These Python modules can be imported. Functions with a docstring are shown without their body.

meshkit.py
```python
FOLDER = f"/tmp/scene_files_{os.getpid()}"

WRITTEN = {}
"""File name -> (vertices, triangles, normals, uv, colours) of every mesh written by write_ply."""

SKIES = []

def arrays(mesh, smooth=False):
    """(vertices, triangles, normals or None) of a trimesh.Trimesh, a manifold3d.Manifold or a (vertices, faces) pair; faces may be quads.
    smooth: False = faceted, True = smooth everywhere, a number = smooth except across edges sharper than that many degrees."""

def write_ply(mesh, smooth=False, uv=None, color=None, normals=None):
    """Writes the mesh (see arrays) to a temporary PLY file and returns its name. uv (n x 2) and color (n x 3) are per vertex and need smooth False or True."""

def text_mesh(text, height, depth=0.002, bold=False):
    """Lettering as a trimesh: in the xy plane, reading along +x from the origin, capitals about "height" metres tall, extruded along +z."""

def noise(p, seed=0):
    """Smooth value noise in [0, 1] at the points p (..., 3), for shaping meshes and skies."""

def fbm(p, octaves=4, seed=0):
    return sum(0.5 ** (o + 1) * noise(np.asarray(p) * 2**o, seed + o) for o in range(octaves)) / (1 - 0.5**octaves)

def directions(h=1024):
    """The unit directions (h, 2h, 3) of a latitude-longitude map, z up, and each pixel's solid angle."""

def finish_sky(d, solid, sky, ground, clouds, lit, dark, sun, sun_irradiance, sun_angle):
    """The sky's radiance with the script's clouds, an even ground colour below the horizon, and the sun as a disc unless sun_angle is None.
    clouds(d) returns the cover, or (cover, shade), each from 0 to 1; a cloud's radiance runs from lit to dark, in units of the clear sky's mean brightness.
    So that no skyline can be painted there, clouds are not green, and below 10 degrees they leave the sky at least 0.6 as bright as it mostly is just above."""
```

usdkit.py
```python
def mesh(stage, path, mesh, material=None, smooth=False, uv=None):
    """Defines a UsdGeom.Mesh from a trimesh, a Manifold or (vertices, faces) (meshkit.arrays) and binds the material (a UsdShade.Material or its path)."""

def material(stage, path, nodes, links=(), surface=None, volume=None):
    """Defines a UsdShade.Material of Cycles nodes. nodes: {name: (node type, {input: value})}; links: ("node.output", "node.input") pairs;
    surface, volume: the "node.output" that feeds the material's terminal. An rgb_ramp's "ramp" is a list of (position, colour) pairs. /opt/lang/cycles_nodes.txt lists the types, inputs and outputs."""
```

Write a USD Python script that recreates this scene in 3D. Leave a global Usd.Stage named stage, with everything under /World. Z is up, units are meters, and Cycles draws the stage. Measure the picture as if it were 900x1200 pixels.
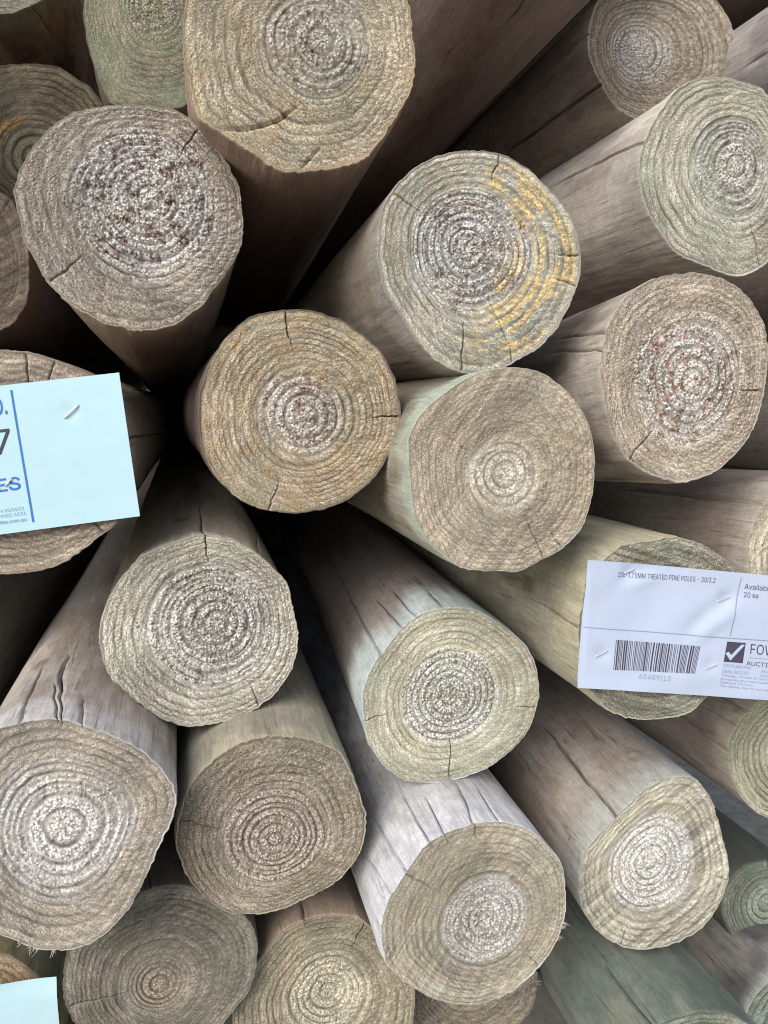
import math
import numpy as np, trimesh, usdkit, meshkit
from scipy.interpolate import CubicSpline
from pxr import Usd, UsdGeom, UsdLux, UsdShade, Gf, Sdf, Vt

stage = Usd.Stage.CreateInMemory()
UsdGeom.SetStageUpAxis(stage, UsdGeom.Tokens.z)
UsdGeom.SetStageMetersPerUnit(stage, 1.0)
world = UsdGeom.Xform.Define(stage, '/World')
stage.SetDefaultPrim(world.GetPrim())
UsdGeom.Scope.Define(stage, '/World/Looks')

# ------------------------------------------------------------------ camera
FOC = 901.0                                  # focal length in photograph pixels (900 wide)
AXIS = (215.0, 478.0)                        # where the poles' common direction (+y) meets the picture
CAM = np.array([0.0, 0.0, 0.87])
PITCH = math.atan((600 - AXIS[1]) / FOC)
YAW = math.atan((450 - AXIS[0]) / FOC * math.cos(PITCH))
FWD = np.array([math.sin(YAW) * math.cos(PITCH), math.cos(YAW) * math.cos(PITCH), -math.sin(PITCH)])
RGT = np.array([math.cos(YAW), -math.sin(YAW), 0.0])
UPV = np.cross(RGT, FWD)
cam = UsdGeom.Camera.Define(stage, '/World/camera')
cam.CreateHorizontalApertureAttr(36.0)
cam.CreateVerticalApertureAttr(48.0)
cam.CreateFocalLengthAttr(36.0 * FOC / 900.0)
cam.CreateClippingRangeAttr(Gf.Vec2f(0.02, 2000.0))
cam.CreateExposureAttr(1.74)
cam.AddTransformOp().Set(Gf.Matrix4d(*RGT, 0, *UPV, 0, *(-FWD), 0, *CAM, 1))

# ------------------------------------------------------------------ sky and a soft, veiled sun
SUN = np.array([-0.56, -0.62, 0.55]); SUN /= np.linalg.norm(SUN)
usdkit.material(stage, '/World/Looks/sky', {
    'sky': ('sky_texture', {'sky_type': 'single_scattering', 'sun_disc': False, 'sun_elevation': math.asin(SUN[2]),
                            'sun_rotation': math.atan2(SUN[0], SUN[1])}),
    'tc': ('texture_coordinate', {}),
    'n': ('noise_texture', {'scale': 1.6, 'detail': 5.0, 'roughness': 0.55}),
    'cov': ('map_range', {'from_min': 0.25, 'from_max': 0.62, 'to_min': 0.45, 'to_max': 1.0, 'clamp': True}),
    'mix': ('mix_color', {'b': (0.86, 0.95, 1.09)}),
    'bg': ('background_shader', {'strength': 0.145})},
    [('tc.generated', 'n.vector'), ('n.fac', 'cov.value'), ('cov.result', 'mix.fac'), ('sky.color', 'mix.a'),
     ('mix.result', 'bg.color')], surface='bg.background')
dome = UsdLux.DomeLight.Define(stage, '/World/sky')
dome.CreateIntensityAttr(1.0)
UsdShade.MaterialBindingAPI.Apply(dome.GetPrim()).Bind(UsdShade.Material.Get(stage, '/World/Looks/sky'))
dome.GetPrim().SetCustomDataByKey('kind', 'structure')
sun = UsdLux.DistantLight.Define(stage, '/World/sun')
sun.CreateNormalizeAttr(True)
sun.CreateIntensityAttr(0.28)
sun.CreateAngleAttr(40.0)
sun.CreateColorAttr(Gf.Vec3f(1.0, 0.975, 0.94))
_z = SUN; _x = np.cross([0, 0, 1.0], _z); _x /= np.linalg.norm(_x); _y = np.cross(_z, _x)
sun.AddTransformOp().Set(Gf.Matrix4d(*_x, 0, *_y, 0, *_z, 0, 0, 0, 5, 1))

# ------------------------------------------------------------------ materials
def lin(c):
    c = np.asarray(c, float) / 255.0
    return np.where(c <= 0.04045, c / 12.92, ((c + 0.055) / 1.055) ** 2.4)


def col(r, g, b):
    """Albedo of a surface that looks (r, g, b) in the open light."""
    return lin((r, g, b)) / np.array([0.92, 0.94, 1.0])


M_END = usdkit.material(stage, '/World/Looks/end_grain', {
    'cd': ('attribute', {'attribute': 'Cd'}),
    'gr': ('attribute', {'attribute': 'fibre'}),        # x: size of the bundles, y: how far they are eroded
    'gs': ('separate_xyz', {}),
    'ra': ('attribute', {'attribute': 'ring'}),
    'rs': ('separate_xyz', {}),
    'rk': ('math', {'math_type': 'multiply'}),
    'rk3': ('math', {'math_type': 'multiply', 'value2': 0.9}),
    'tc': ('texture_coordinate', {}),
    'nd': ('noise_texture', {'scale': 420.0, 'detail': 2.0}),
    'dm': ('mix_vector', {'fac': 0.0016, 'use_clamp': False}),
    'v1': ('voronoi_texture', {'scale': 520.0, 'feature': 'f1'}),
    'v2': ('voronoi_texture', {'scale': 720.0, 'feature': 'f1'}),
    'd1': ('map_range', {'from_min': 0.22, 'from_max': 0.72, 'to_min': 0.76, 'to_max': 0.06, 'clamp': True}),
    'd2': ('map_range', {'from_min': 0.16, 'from_max': 0.72, 'to_min': 0.76, 'to_max': 0.12, 'clamp': True}),
    's1': ('separate_xyz', {}), 's2': ('separate_xyz', {}),
    'k1': ('map_range', {'from_min': 0.0, 'from_max': 1.0, 'to_min': 0.62, 'to_max': 1.38}),
    'k2': ('map_range', {'from_min': 0.0, 'from_max': 1.0, 'to_min': 0.64, 'to_max': 1.36}),
    'f1': ('math', {'math_type': 'multiply'}), 'f2': ('math', {'math_type': 'multiply'}),
    'sp': ('mix_float', {}),
    'n1': ('noise_texture', {'scale': 1500.0, 'detail': 2.0, 'roughness': 0.7}),
    'j1': ('map_range', {'from_min': 0.3, 'from_max': 0.7, 'to_min': -0.16, 'to_max': 0.16, 'clamp': True}),
    'sj': ('math', {'math_type': 'add'}),
    'se': ('mix_float', {'a': 0.47}),
    'rp': ('rgb_ramp', {'ramp': [(0.0, (0.30, 0.235, 0.19)), (0.2, (0.62, 0.555, 0.50)), (0.47, (1.0, 0.985, 0.965)), (0.72, (1.28, 1.28, 1.29)), (1.0, (1.5, 1.5, 1.52))]}),
    'mul': ('mix_color', {'blend_type': 'multiply', 'fac': 1.0, 'use_clamp': False}),
    'tw': ('map_range', {'from_min': 0.52, 'from_max': 0.95, 'to_min': 0.0, 'to_max': 0.55, 'clamp': True}),
    'ts': ('map_range', {'from_min': 0.0, 'from_max': 1.0, 'to_min': 0.35, 'to_max': 1.0}),
    'tm': ('math', {'math_type': 'multiply'}),
    'fr': ('math', {'math_type': 'fraction'}),          # growth rings, from the ring count carried by the mesh
    'rr': ('rgb_ramp', {'ramp': [(0.0, (1.06, 1.06, 1.06)), (0.30, (1.08, 1.08, 1.07)), (0.62, (1.0, 1.0, 1.0)), (0.74, (0.50, 0.485, 0.46)), (0.86, (0.40, 0.38, 0.355)), (0.93, (0.74, 0.73, 0.71)), (0.98, (1.06, 1.06, 1.06)), (1.0, (1.06, 1.06, 1.06))]}),
    'rn': ('noise_texture', {'scale': 48.0, 'detail': 3.0}),
    'rf': ('map_range', {'from_min': 0.32, 'from_max': 0.62, 'to_min': 0.22, 'to_max': 1.0, 'clamp': True}),
    'u3': ('math', {'math_type': 'multiply', 'value2': 3.37}),
    'f3': ('math', {'math_type': 'fraction'}),
    'r3': ('rgb_ramp', {'ramp': [(0.0, (1.04, 1.04, 1.04)), (0.55, (1.0, 1.0, 1.0)), (0.85, (0.82, 0.81, 0.80)), (0.95, (1.04, 1.04, 1.04))]}),
    'mr': ('mix_color', {'blend_type': 'multiply', 'use_clamp': False}),
    'mr3': ('mix_color', {'blend_type': 'multiply', 'use_clamp': False}),
    'tip': ('mix_color', {'b': (0.70, 0.665, 0.655)}),
    'bp': ('bump', {'strength': 1.0, 'distance': 0.0010}),
    'p': ('principled_bsdf', {'roughness': 0.97, 'specular_ior_level': 0.08, 'diffuse_roughness': 0.6})},
    [('gr.vector', 'gs.vector'), ('tc.object', 'nd.vector'), ('tc.object', 'dm.a'), ('nd.color', 'dm.b'),
     ('dm.result', 'v1.vector'), ('dm.result', 'v2.vector'), ('tc.object', 'n1.vector'),
     ('v1.distance', 'd1.value'), ('v2.distance', 'd2.value'), ('v1.color', 's1.vector'), ('v2.color', 's2.vector'),
     ('s1.x', 'k1.value'), ('s2.x', 'k2.value'), ('d1.result', 'f1.value1'), ('k1.result', 'f1.value2'), ('d2.result', 'f2.value1'), ('k2.result', 'f2.value2'),
     ('f2.value', 'sp.a'), ('f1.value', 'sp.b'), ('gs.x', 'sp.fac'), ('n1.fac', 'j1.value'), ('sp.result', 'sj.value1'), ('j1.result', 'sj.value2'),
     ('sj.value', 'se.b'), ('gs.y', 'se.fac'), ('se.result', 'rp.fac'), ('cd.color', 'mul.a'), ('rp.color', 'mul.b'), ('se.result', 'tw.value'), ('gs.x', 'ts.value'), ('tw.result', 'tm.value1'), ('ts.result', 'tm.value2'), ('tm.value', 'tip.fac'), ('mul.result', 'tip.a'),
     ('gs.z', 'fr.value1'), ('fr.value', 'rr.fac'), ('tc.object', 'rn.vector'), ('rn.fac', 'rf.value'), ('ra.vector', 'rs.vector'), ('rf.result', 'rk.value1'), ('rs.x', 'rk.value2'), ('rk.value', 'mr.fac'), ('rs.x', 'rk3.value1'), ('rk3.value', 'mr3.fac'), ('tip.result', 'mr.a'), ('rr.color', 'mr.b'),
     ('gs.z', 'u3.value1'), ('u3.value', 'f3.value1'), ('f3.value', 'r3.fac'), ('mr.result', 'mr3.a'), ('r3.color', 'mr3.b'), ('mr3.result', 'p.base_color'),
     ('se.result', 'bp.height'), ('bp.normal', 'p.normal')], surface='p.BSDF')
M_SIDE = usdkit.material(stage, '/World/Looks/weathered_side', {
    'cd': ('attribute', {'attribute': 'Cd'}),
    'tc': ('texture_coordinate', {}),
    'm1': ('mapping', {'scale': (520, 42, 520)}),
    'n1': ('noise_texture', {'scale': 1.0, 'detail': 5.0, 'roughness': 0.72, 'distortion': 0.4}),
    'r1': ('map_range', {'from_min': 0.3, 'from_max': 0.7, 'to_min': 0.80, 'to_max': 1.20, 'clamp': True}),
    'n3': ('noise_texture', {'scale': 95.0, 'detail': 6.0, 'roughness': 0.7}),
    'r3': ('map_range', {'from_min': 0.3, 'from_max': 0.7, 'to_min': 0.84, 'to_max': 1.16, 'clamp': True}),
    'mul': ('mix_color', {'blend_type': 'multiply', 'fac': 1.0, 'use_clamp': False}),
    'mul2': ('mix_color', {'blend_type': 'multiply', 'fac': 1.0, 'use_clamp': False}),
    'm4': ('mapping', {'scale': (260, 9, 260)}),
    'n4': ('noise_texture', {'scale': 1.0, 'detail': 2.0, 'distortion': 0.6}),
    'r4': ('map_range', {'from_min': 0.27, 'from_max': 0.33, 'to_min': 0.68, 'to_max': 1.0, 'clamp': True}),
    'mul3': ('mix_color', {'blend_type': 'multiply', 'fac': 1.0, 'use_clamp': False}),
    'm5': ('mapping', {'scale': (150, 3.2, 150)}),      # hairline checks along the grain
    'n5': ('noise_texture', {'scale': 1.0, 'detail': 3.0, 'roughness': 0.5, 'distortion': 0.3}),
    'a5': ('math', {'math_type': 'subtract', 'value2': 0.5}),
    'b5': ('math', {'math_type': 'absolute'}),
    'l5': ('map_range', {'from_min': 0.002, 'from_max': 0.013, 'to_min': 0.0, 'to_max': 1.0, 'clamp': True}),
    'm6': ('mapping', {'scale': (45, 9, 45)}),
    'n6': ('noise_texture', {'scale': 1.0, 'detail': 2.0}),
    'k6': ('map_range', {'from_min': 0.46, 'from_max': 0.60, 'to_min': 0.0, 'to_max': 0.62, 'clamp': True}),
    'hair': ('mix_color', {'b': (0.05, 0.04, 0.035)}),
    'inv': ('math', {'math_type': 'subtract', 'value1': 1.0}),
    'hf': ('math', {'math_type': 'multiply'}),
    'n7': ('noise_texture', {'scale': 650.0, 'detail': 3.0, 'roughness': 0.7}),
    'r7': ('map_range', {'from_min': 0.3, 'from_max': 0.7, 'to_min': 0.84, 'to_max': 1.16, 'clamp': True}),
    'mul7': ('mix_color', {'blend_type': 'multiply', 'fac': 1.0, 'use_clamp': False}),
    'bp': ('bump', {'strength': 0.7, 'distance': 0.0008}),
    'p': ('principled_bsdf', {'roughness': 0.72, 'specular_ior_level': 0.25, 'diffuse_roughness': 0.4})},
    [('tc.object', 'm1.vector'), ('m1.vector', 'n1.vector'), ('tc.object', 'n3.vector'), ('n1.fac', 'r1.value'), ('n3.fac', 'r3.value'),
     ('tc.object', 'm4.vector'), ('m4.vector', 'n4.vector'), ('n4.fac', 'r4.value'), ('cd.color', 'mul.a'),
     ('r1.result', 'mul.b'), ('mul.result', 'mul2.a'), ('r3.result', 'mul2.b'), ('mul2.result', 'mul3.a'), ('r4.result', 'mul3.b'),
     ('tc.object', 'm5.vector'), ('m5.vector', 'n5.vector'), ('n5.fac', 'a5.value1'), ('a5.value', 'b5.value1'), ('b5.value', 'l5.value'),
     ('tc.object', 'm6.vector'), ('m6.vector', 'n6.vector'), ('n6.fac', 'k6.value'), ('l5.result', 'inv.value2'), ('inv.value', 'hf.value1'), ('k6.result', 'hf.value2'),
     ('hf.value', 'hair.fac'), ('mul3.result', 'hair.a'), ('tc.object', 'n7.vector'), ('n7.fac', 'r7.value'), ('hair.result', 'mul7.a'), ('r7.result', 'mul7.b'),
     ('mul7.result', 'p.base_color'), ('n1.fac', 'bp.height'), ('bp.normal', 'p.normal')], surface='p.BSDF')
M_FIBRE = usdkit.material(stage, '/World/Looks/wood_fibre', {
    'tc': ('texture_coordinate', {}),
    'n': ('noise_texture', {'scale': 260.0, 'detail': 2.0}),
    'r': ('rgb_ramp', {'ramp': [(0.3, (0.20, 0.15, 0.11)), (0.7, (0.46, 0.40, 0.33))]}),
    'p': ('principled_bsdf', {'roughness': 0.85, 'specular_ior_level': 0.2})},
    [('tc.object', 'n.vector'), ('n.fac', 'r.fac'), ('r.color', 'p.base_color')], surface='p.BSDF')


def paper_material(name, c, rough=0.55):
    c = np.asarray(c)
    return usdkit.material(stage, '/World/Looks/' + name, {
        'tc': ('texture_coordinate', {}),
        'n': ('noise_texture', {'scale': 45.0, 'detail': 4.0}),
        'r': ('rgb_ramp', {'ramp': [(0.3, tuple(c * 0.965)), (0.7, tuple(c))]}),
        'p': ('principled_bsdf', {'roughness': rough, 'specular_ior_level': 0.3})},
        [('tc.object', 'n.vector'), ('n.fac', 'r.fac'), ('r.color', 'p.base_color')], surface='p.BSDF')


def ink(name, c):
    c = np.asarray(c)
    return usdkit.material(stage, '/World/Looks/' + name, {
        'tc': ('texture_coordinate', {}),
        'n': ('noise_texture', {'scale': 900.0, 'detail': 2.0}),
        'r': ('rgb_ramp', {'ramp': [(0.3, tuple(c * 0.85)), (0.7, tuple(c * 1.1))]}),
        'p': ('principled_bsdf', {'roughness': 0.6, 'specular_ior_level': 0.25})},
        [('tc.object', 'n.vector'), ('n.fac', 'r.fac'), ('r.color', 'p.base_color')], surface='p.BSDF')


M_WHITE = paper_material('white_paper', (0.50, 0.55, 0.675))
M_CYAN = paper_material('pale_blue_card', (0.50, 0.70, 0.745))
M_BLACK = ink('black_print', col(72, 70, 86))
M_GREY = ink('grey_print', col(140, 146, 172))
M_BLUE = ink('blue_print', col(68, 120, 190))
M_FAINT = ink('faint_blue_print', col(120, 165, 200))
M_STAPLE = usdkit.material(stage, '/World/Looks/staple_metal', {
    'tc': ('texture_coordinate', {}),
    'n': ('noise_texture', {'scale': 600.0}),
    'r': ('rgb_ramp', {'ramp': [(0.3, (0.60, 0.61, 0.62)), (0.7, (0.74, 0.75, 0.75))]}),
    'p': ('principled_bsdf', {'metallic': 0.35, 'roughness': 0.35})},
    [('tc.object', 'n.vector'), ('n.fac', 'r.fac'), ('r.color', 'p.base_color')], surface='p.BSDF')
M_GROUND = usdkit.material(stage, '/World/Looks/yard_gravel', {
    'tc': ('texture_coordinate', {}),
    'n': ('noise_texture', {'scale': 30.0, 'detail': 8.0, 'roughness': 0.7}),
    'r': ('rgb_ramp', {'ramp': [(0.3, (0.16, 0.145, 0.12)), (0.7, (0.34, 0.31, 0.27))]}),
    'p': ('principled_bsdf', {'roughness': 0.95, 'specular_ior_level': 0.2})},
    [('tc.object', 'n.vector'), ('n.fac', 'r.fac'), ('r.color', 'p.base_color')], surface='p.BSDF')
M_GRASS = usdkit.material(stage, '/World/Looks/rough_grass', {
    'tc': ('texture_coordinate', {}),
    'n': ('noise_texture', {'scale': 9.0, 'detail': 8.0, 'roughness': 0.75}),
    'r': ('rgb_ramp', {'ramp': [(0.3, (0.02, 0.025, 0.012)), (0.7, (0.07, 0.075, 0.045))]}),
    'p': ('principled_bsdf', {'roughness': 0.95, 'specular_ior_level': 0.1})},
    [('tc.object', 'n.vector'), ('n.fac', 'r.fac'), ('r.color', 'p.base_color')], surface='p.BSDF')

# ------------------------------------------------------------------ helpers
def ray(p):
    """Direction through photograph points p (..., 2), scaled to one metre along +y."""
    p = np.asarray(p, float)
    d = (p[..., 0:1] - 450) / FOC * RGT + (600 - p[..., 1:2]) / FOC * UPV + FWD
    return d / d[..., 1:2]


def smooth(a, b, x):
    t = np.clip((x - a) / (b - a), 0, 1)
    return t * t * (3 - 2 * t)


def noise2(x, z, sx, sz, seed):
    return meshkit.noise(np.stack([x / sx + 37.3, z / sz + 91.7, np.full_like(x, seed * 3.17)], -1), seed)


def fbm2(x, z, s, seed, octaves=4):
    return meshkit.fbm(np.stack([x / s + 51.1, z / s + 17.9, np.full_like(x, seed * 2.71)], -1), octaves, seed)


def put(path, v, f, mat, cd=None, smooth_normals=True, fibre=None, ring=None):
    m = usdkit.mesh(stage, path, (v, f), mat, smooth=smooth_normals)
    if cd is not None:
        UsdGeom.PrimvarsAPI(m).CreatePrimvar('Cd', Sdf.ValueTypeNames.Color3fArray, 'vertex').Set(
            Vt.Vec3fArray.FromNumpy(np.clip(cd, 0.004, 0.9).astype(np.float32)))
    if ring is not None:
        UsdGeom.PrimvarsAPI(m).CreatePrimvar('ring', Sdf.ValueTypeNames.Color3fArray, 'vertex').Set(Vt.Vec3fArray.FromNumpy(ring.astype(np.float32)))
    if fibre is not None:
        UsdGeom.PrimvarsAPI(m).CreatePrimvar('fibre', Sdf.ValueTypeNames.Color3fArray, 'vertex').Set(Vt.Vec3fArray.FromNumpy(fibre.astype(np.float32)))
    return m


def tag(prim, label=None, cat=None, group=None, kind=None):
    for k, x in (('label', label), ('category', cat), ('group', group), ('kind', kind)):
        if x:
            prim.SetCustomDataByKey(k, x)


_used = {}


def numbered(parent, name):
    k = parent + '/' + name
    n = _used.get(k, -1) + 1
    _used[k] = n
    return k if n == 0 else '%s_%03d' % (k, n)


def grid_faces(nr, nc):
    """Triangles of an nr x nc grid whose columns wrap round."""
    i, j = np.meshgrid(np.arange(nr - 1), np.arange(nc), indexing='ij')
    a = (i * nc + j).ravel(); b = (i * nc + (j + 1) % nc).ravel()
    c = ((i + 1) * nc + (j + 1) % nc).ravel(); d = ((i + 1) * nc + j).ravel()
    return np.vstack([np.stack([a, b, c], 1), np.stack([a, c, d], 1)])


def wrap(a):
    return (a + np.pi) % (2 * np.pi) - np.pi


def grey(c, k, gain):
    c = np.asarray(c, float)
    return (c * (1 - k) + c.mean() * k) * gain


def seg_dist(x, z, pts):
    """Distance to a polyline and the fraction along it."""
    best = np.full(x.shape, 1e9); at = np.zeros(x.shape)
    n = len(pts) - 1
    for k in range(n):
        a, b = pts[k], pts[k + 1]
        ab = b - a
        t = np.clip(((x - a[0]) * ab[0] + (z - a[1]) * ab[1]) / (ab @ ab), 0, 1)
        d = np.hypot(x - a[0] - t * ab[0], z - a[1] - t * ab[1])
        near = d < best
        best = np.where(near, d, best); at = np.where(near, (k + t) / n, at)
    return best, at


# ------------------------------------------------------------------ one pole
POLE_LENGTH = 3.2


class Pole:
    def __init__(s, key, d, outline, label, **o):
        for k in ('early', 'late', 'heartcol', 'side'):
            o[k] = np.minimum(grey(o[k], {'side': 0.22}.get(k, 0.38), {'early': 1.44, 'late': 0.80, 'heartcol': 1.80, 'side': 1.12}[k]) * np.array([1.02, 0.985, 0.985] if k == 'heartcol' else [0.985, 1.0, 0.995]), 0.74)
        s.key, s.d, s.o, s.label = key, d, o, label
        s.seed = sum(ord(c) * 7 for c in key) + 11 * len(key)
        rng = s.rng = np.random.default_rng(s.seed)
        if isinstance(outline, tuple):
            a = np.linspace(0, 2 * np.pi, 15, endpoint=False)
            rr = outline[2] * (1 + rng.uniform(-0.02, 0.02, 15))
            outline = np.c_[outline[0] + rr * np.cos(a), outline[1] + rr * np.sin(a)]
        px = np.asarray(outline, float)
        s.cpx = px.mean(0)
        vp = np.array(o.get('vp', AXIS), float)
        ay = ray(vp); ay /= np.linalg.norm(ay)
        ex = np.cross(ay, [0, 0, 1.0]); ex /= np.linalg.norm(ex)
        ez = np.cross(ex, ay)
        s.M = np.stack([ex, ay, ez])                    # rows: local axes in the world
        s.origin = CAM + ray(s.cpx) * d
        tx, tz = o.get('tilt', rng.uniform(-0.035, 0.035, 2))
        s.nrm = np.array([-tx, 1.0, -tz])
        L = s.px_local(px)
        A = np.c_[L[:, 0], L[:, 2], np.ones(len(L))]
        s.plane = np.linalg.lstsq(A, L[:, 1], rcond=None)[0]
        pith = s.px_local(np.array([o.get('pith', s.cpx)], float))[0]
        s.pith = pith[[0, 2]]
        # smooth closed outline
        q = L[:, [0, 2]]
        q = np.vstack([q, q[:1]])
        t = np.r_[0, np.cumsum(np.hypot(*np.diff(q, axis=0).T))]
        cs = CubicSpline(t, q, bc_type='periodic')
        tt = np.linspace(0, t[-1], 900, endpoint=False)
        lin_q = np.c_[np.interp(tt, t, q[:, 0]), np.interp(tt, t, q[:, 1])]
        s.dense = 0.6 * cs(tt) + 0.4 * lin_q
        # ragged saw-cut rim
        c0 = s.dense.mean(0)
        an = np.arctan2(*(s.dense - c0).T[::-1]); r0 = np.hypot(*(s.dense - c0).T)
        per = np.c_[np.cos(an), np.sin(an)]
        rag = o.get('rag', 1.0)
        j = (noise2(per[:, 0] * r0, per[:, 1] * r0, 0.0024, 0.0024, s.seed) - 0.5) * 0.0014 * rag \
            + (fbm2(per[:, 0] * r0, per[:, 1] * r0, 0.012, s.seed + 3, 3) - 0.5) * 0.0024
        s.dense = s.dense + per * j[:, None]
        s.cen = s.dense.mean(0)

    def px_local(s, px):
        """Photograph points on the sawn plane, in the pole's own frame."""
        r = ray(px)
        n = s.nrm
        t = ((s.origin - CAM) @ n) / (r @ n)
        return (CAM + r * t[..., None] - s.origin) @ s.M.T

    def radius(s, c, th):
        v = s.dense - c
        a = np.arctan2(v[:, 1], v[:, 0]); r = np.hypot(v[:, 0], v[:, 1])
        k = np.argsort(a)
        return np.interp(wrap(th), np.r_[a[k][-1] - 2 * np.pi, a[k], a[k][0] + 2 * np.pi], np.r_[r[k][-1], r[k], r[k][0]])

    def yplane(s, x, z):
        return s.plane[0] * x + s.plane[1] * z + s.plane[2]

    def side_at(s, p):
        """(angle, distance along the pole) where the sight line through photograph point p meets the side."""
        r = ray(np.array(p, float)); r = r / np.linalg.norm(r)
        o = (CAM - s.origin) @ s.M.T; dd = s.M @ r
        t = np.linspace(0.2, 3.0, 6000)
        q = o + t[:, None] * dd
        dist = np.hypot(q[:, 0] - s.cen[0], q[:, 2] - s.cen[1]); th = np.arctan2(q[:, 2] - s.cen[1], q[:, 0] - s.cen[0])
        inside = (dist < s.radius(s.cen, th)) & (q[:, 1] > -0.002)
        k = np.argmax(inside) if inside.any() else np.argmin(np.where(q[:, 1] > 0, dist, 9))
        return th[k], q[k, 1]

    # ---- the sawn end: a polar grid round the pith, with rings, eroded fibre bundles, saw marks and checks as relief
    def end(s, nr, nt):
        o, seed, rng = s.o, s.seed, s.rng
        th0 = np.linspace(-np.pi, np.pi, nt, endpoint=False)
        sv = np.linspace(0.015, 1.0, nr)
        TH = np.repeat(th0[None], nr, 0); S = np.repeat(sv[:, None], nt, 1)
        dig = np.zeros_like(TH)
        taken = []
        for (p_rim, s0, w) in o.get('checks', []):
            s0, w = max(0.2, s0 - 0.08), w * 0.55
            q = s.px_local(np.array([p_rim], float))[0][[0, 2]] - s.pith
            a = math.atan2(q[1], q[0])
            j = int(round((a + np.pi) / (2 * np.pi) * nt)) % nt
            if any(min(abs(j - t), nt - abs(j - t)) < 4 for t in taken):
                continue
            taken.append(j)
            wob = (meshkit.noise(np.stack([sv * 9, np.full(nr, seed), np.full(nr, a * 9)], -1), 5) - 0.5) * 0.05 \
                + (meshkit.noise(np.stack([sv * 30, np.full(nr, seed), np.full(nr, a * 5)], -1), 6) - 0.5) * 0.016
            dth = wrap(th0 - th0[j])
            TH = TH + (wob * smooth(s0, s0 + 0.1, sv) * smooth(0.0, 0.2, sv))[:, None] * np.exp(-(dth / 0.12) ** 2)[None] + wrap(a - th0[j]) * np.exp(-(dth / 0.12) ** 2)[None]
            prof = smooth(s0, min(1, s0 + 0.25), sv) * (0.45 + 0.75 * meshkit.noise(np.stack([sv * 14, np.full(nr, a), np.full(nr, seed)], -1), 7))
            rr = s.radius(s.pith, np.array([a]))[0] * np.maximum(sv, 0.05)
            for jj, share in ((j - 1, 0.0), (j, 1.0), (j + 1, 0.0)):   # squeeze the neighbours so that the slit stays narrow
                jm = jj % nt
                if jj == j:
                    dig[:, jm] += 0.009 * prof
                else:
                    TH[:, jm] = np.where(prof > 0.05, TH[:, j] + np.sign(jj - j) * (w / rr) * (0.25 + 0.55 * sv), TH[:, jm])
        R = s.radius(s.pith, TH.ravel()).reshape(TH.shape) - 0.0007
        Rm = np.median(R)
        w = S ** 1.1
        rho = S * (Rm * (1 - w) + R * w)
        X = s.pith[0] + rho * np.cos(TH); Z = s.pith[1] + rho * np.sin(TH)
        n = lambda sc, k: noise2(X, Z, sc, sc, seed + k)
        # growth rings
        N, gam = o.get('rings', 15), o.get('gam', 1.3)
        widths = rng.uniform(0.6, 1.45, N + 3); knots = np.r_[0, np.cumsum(widths)]; knots *= (N + 0.0) / knots[N]
        u = np.interp(N * S ** gam, knots, np.arange(len(knots))) + (fbm2(X, Z, 0.035, seed + 1, 3) - 0.5) * 0.42 + (n(0.007, 2) - 0.5) * 0.07
        idx = np.floor(u).astype(int); fr = u - idx
        tab = rng.uniform(0.55, 1.0, 80); wid = rng.uniform(0.15, 0.26, 80)
        ra = tab[np.clip(idx, 0, 79)]; rw = wid[np.clip(idx, 0, 79)]
        ra = ra * (0.55 + 0.45 * smooth(0.30, 0.62, meshkit.fbm(np.stack([X / 0.022, Z / 0.022, idx * 0.7], -1), 3, seed + 41)))
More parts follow.
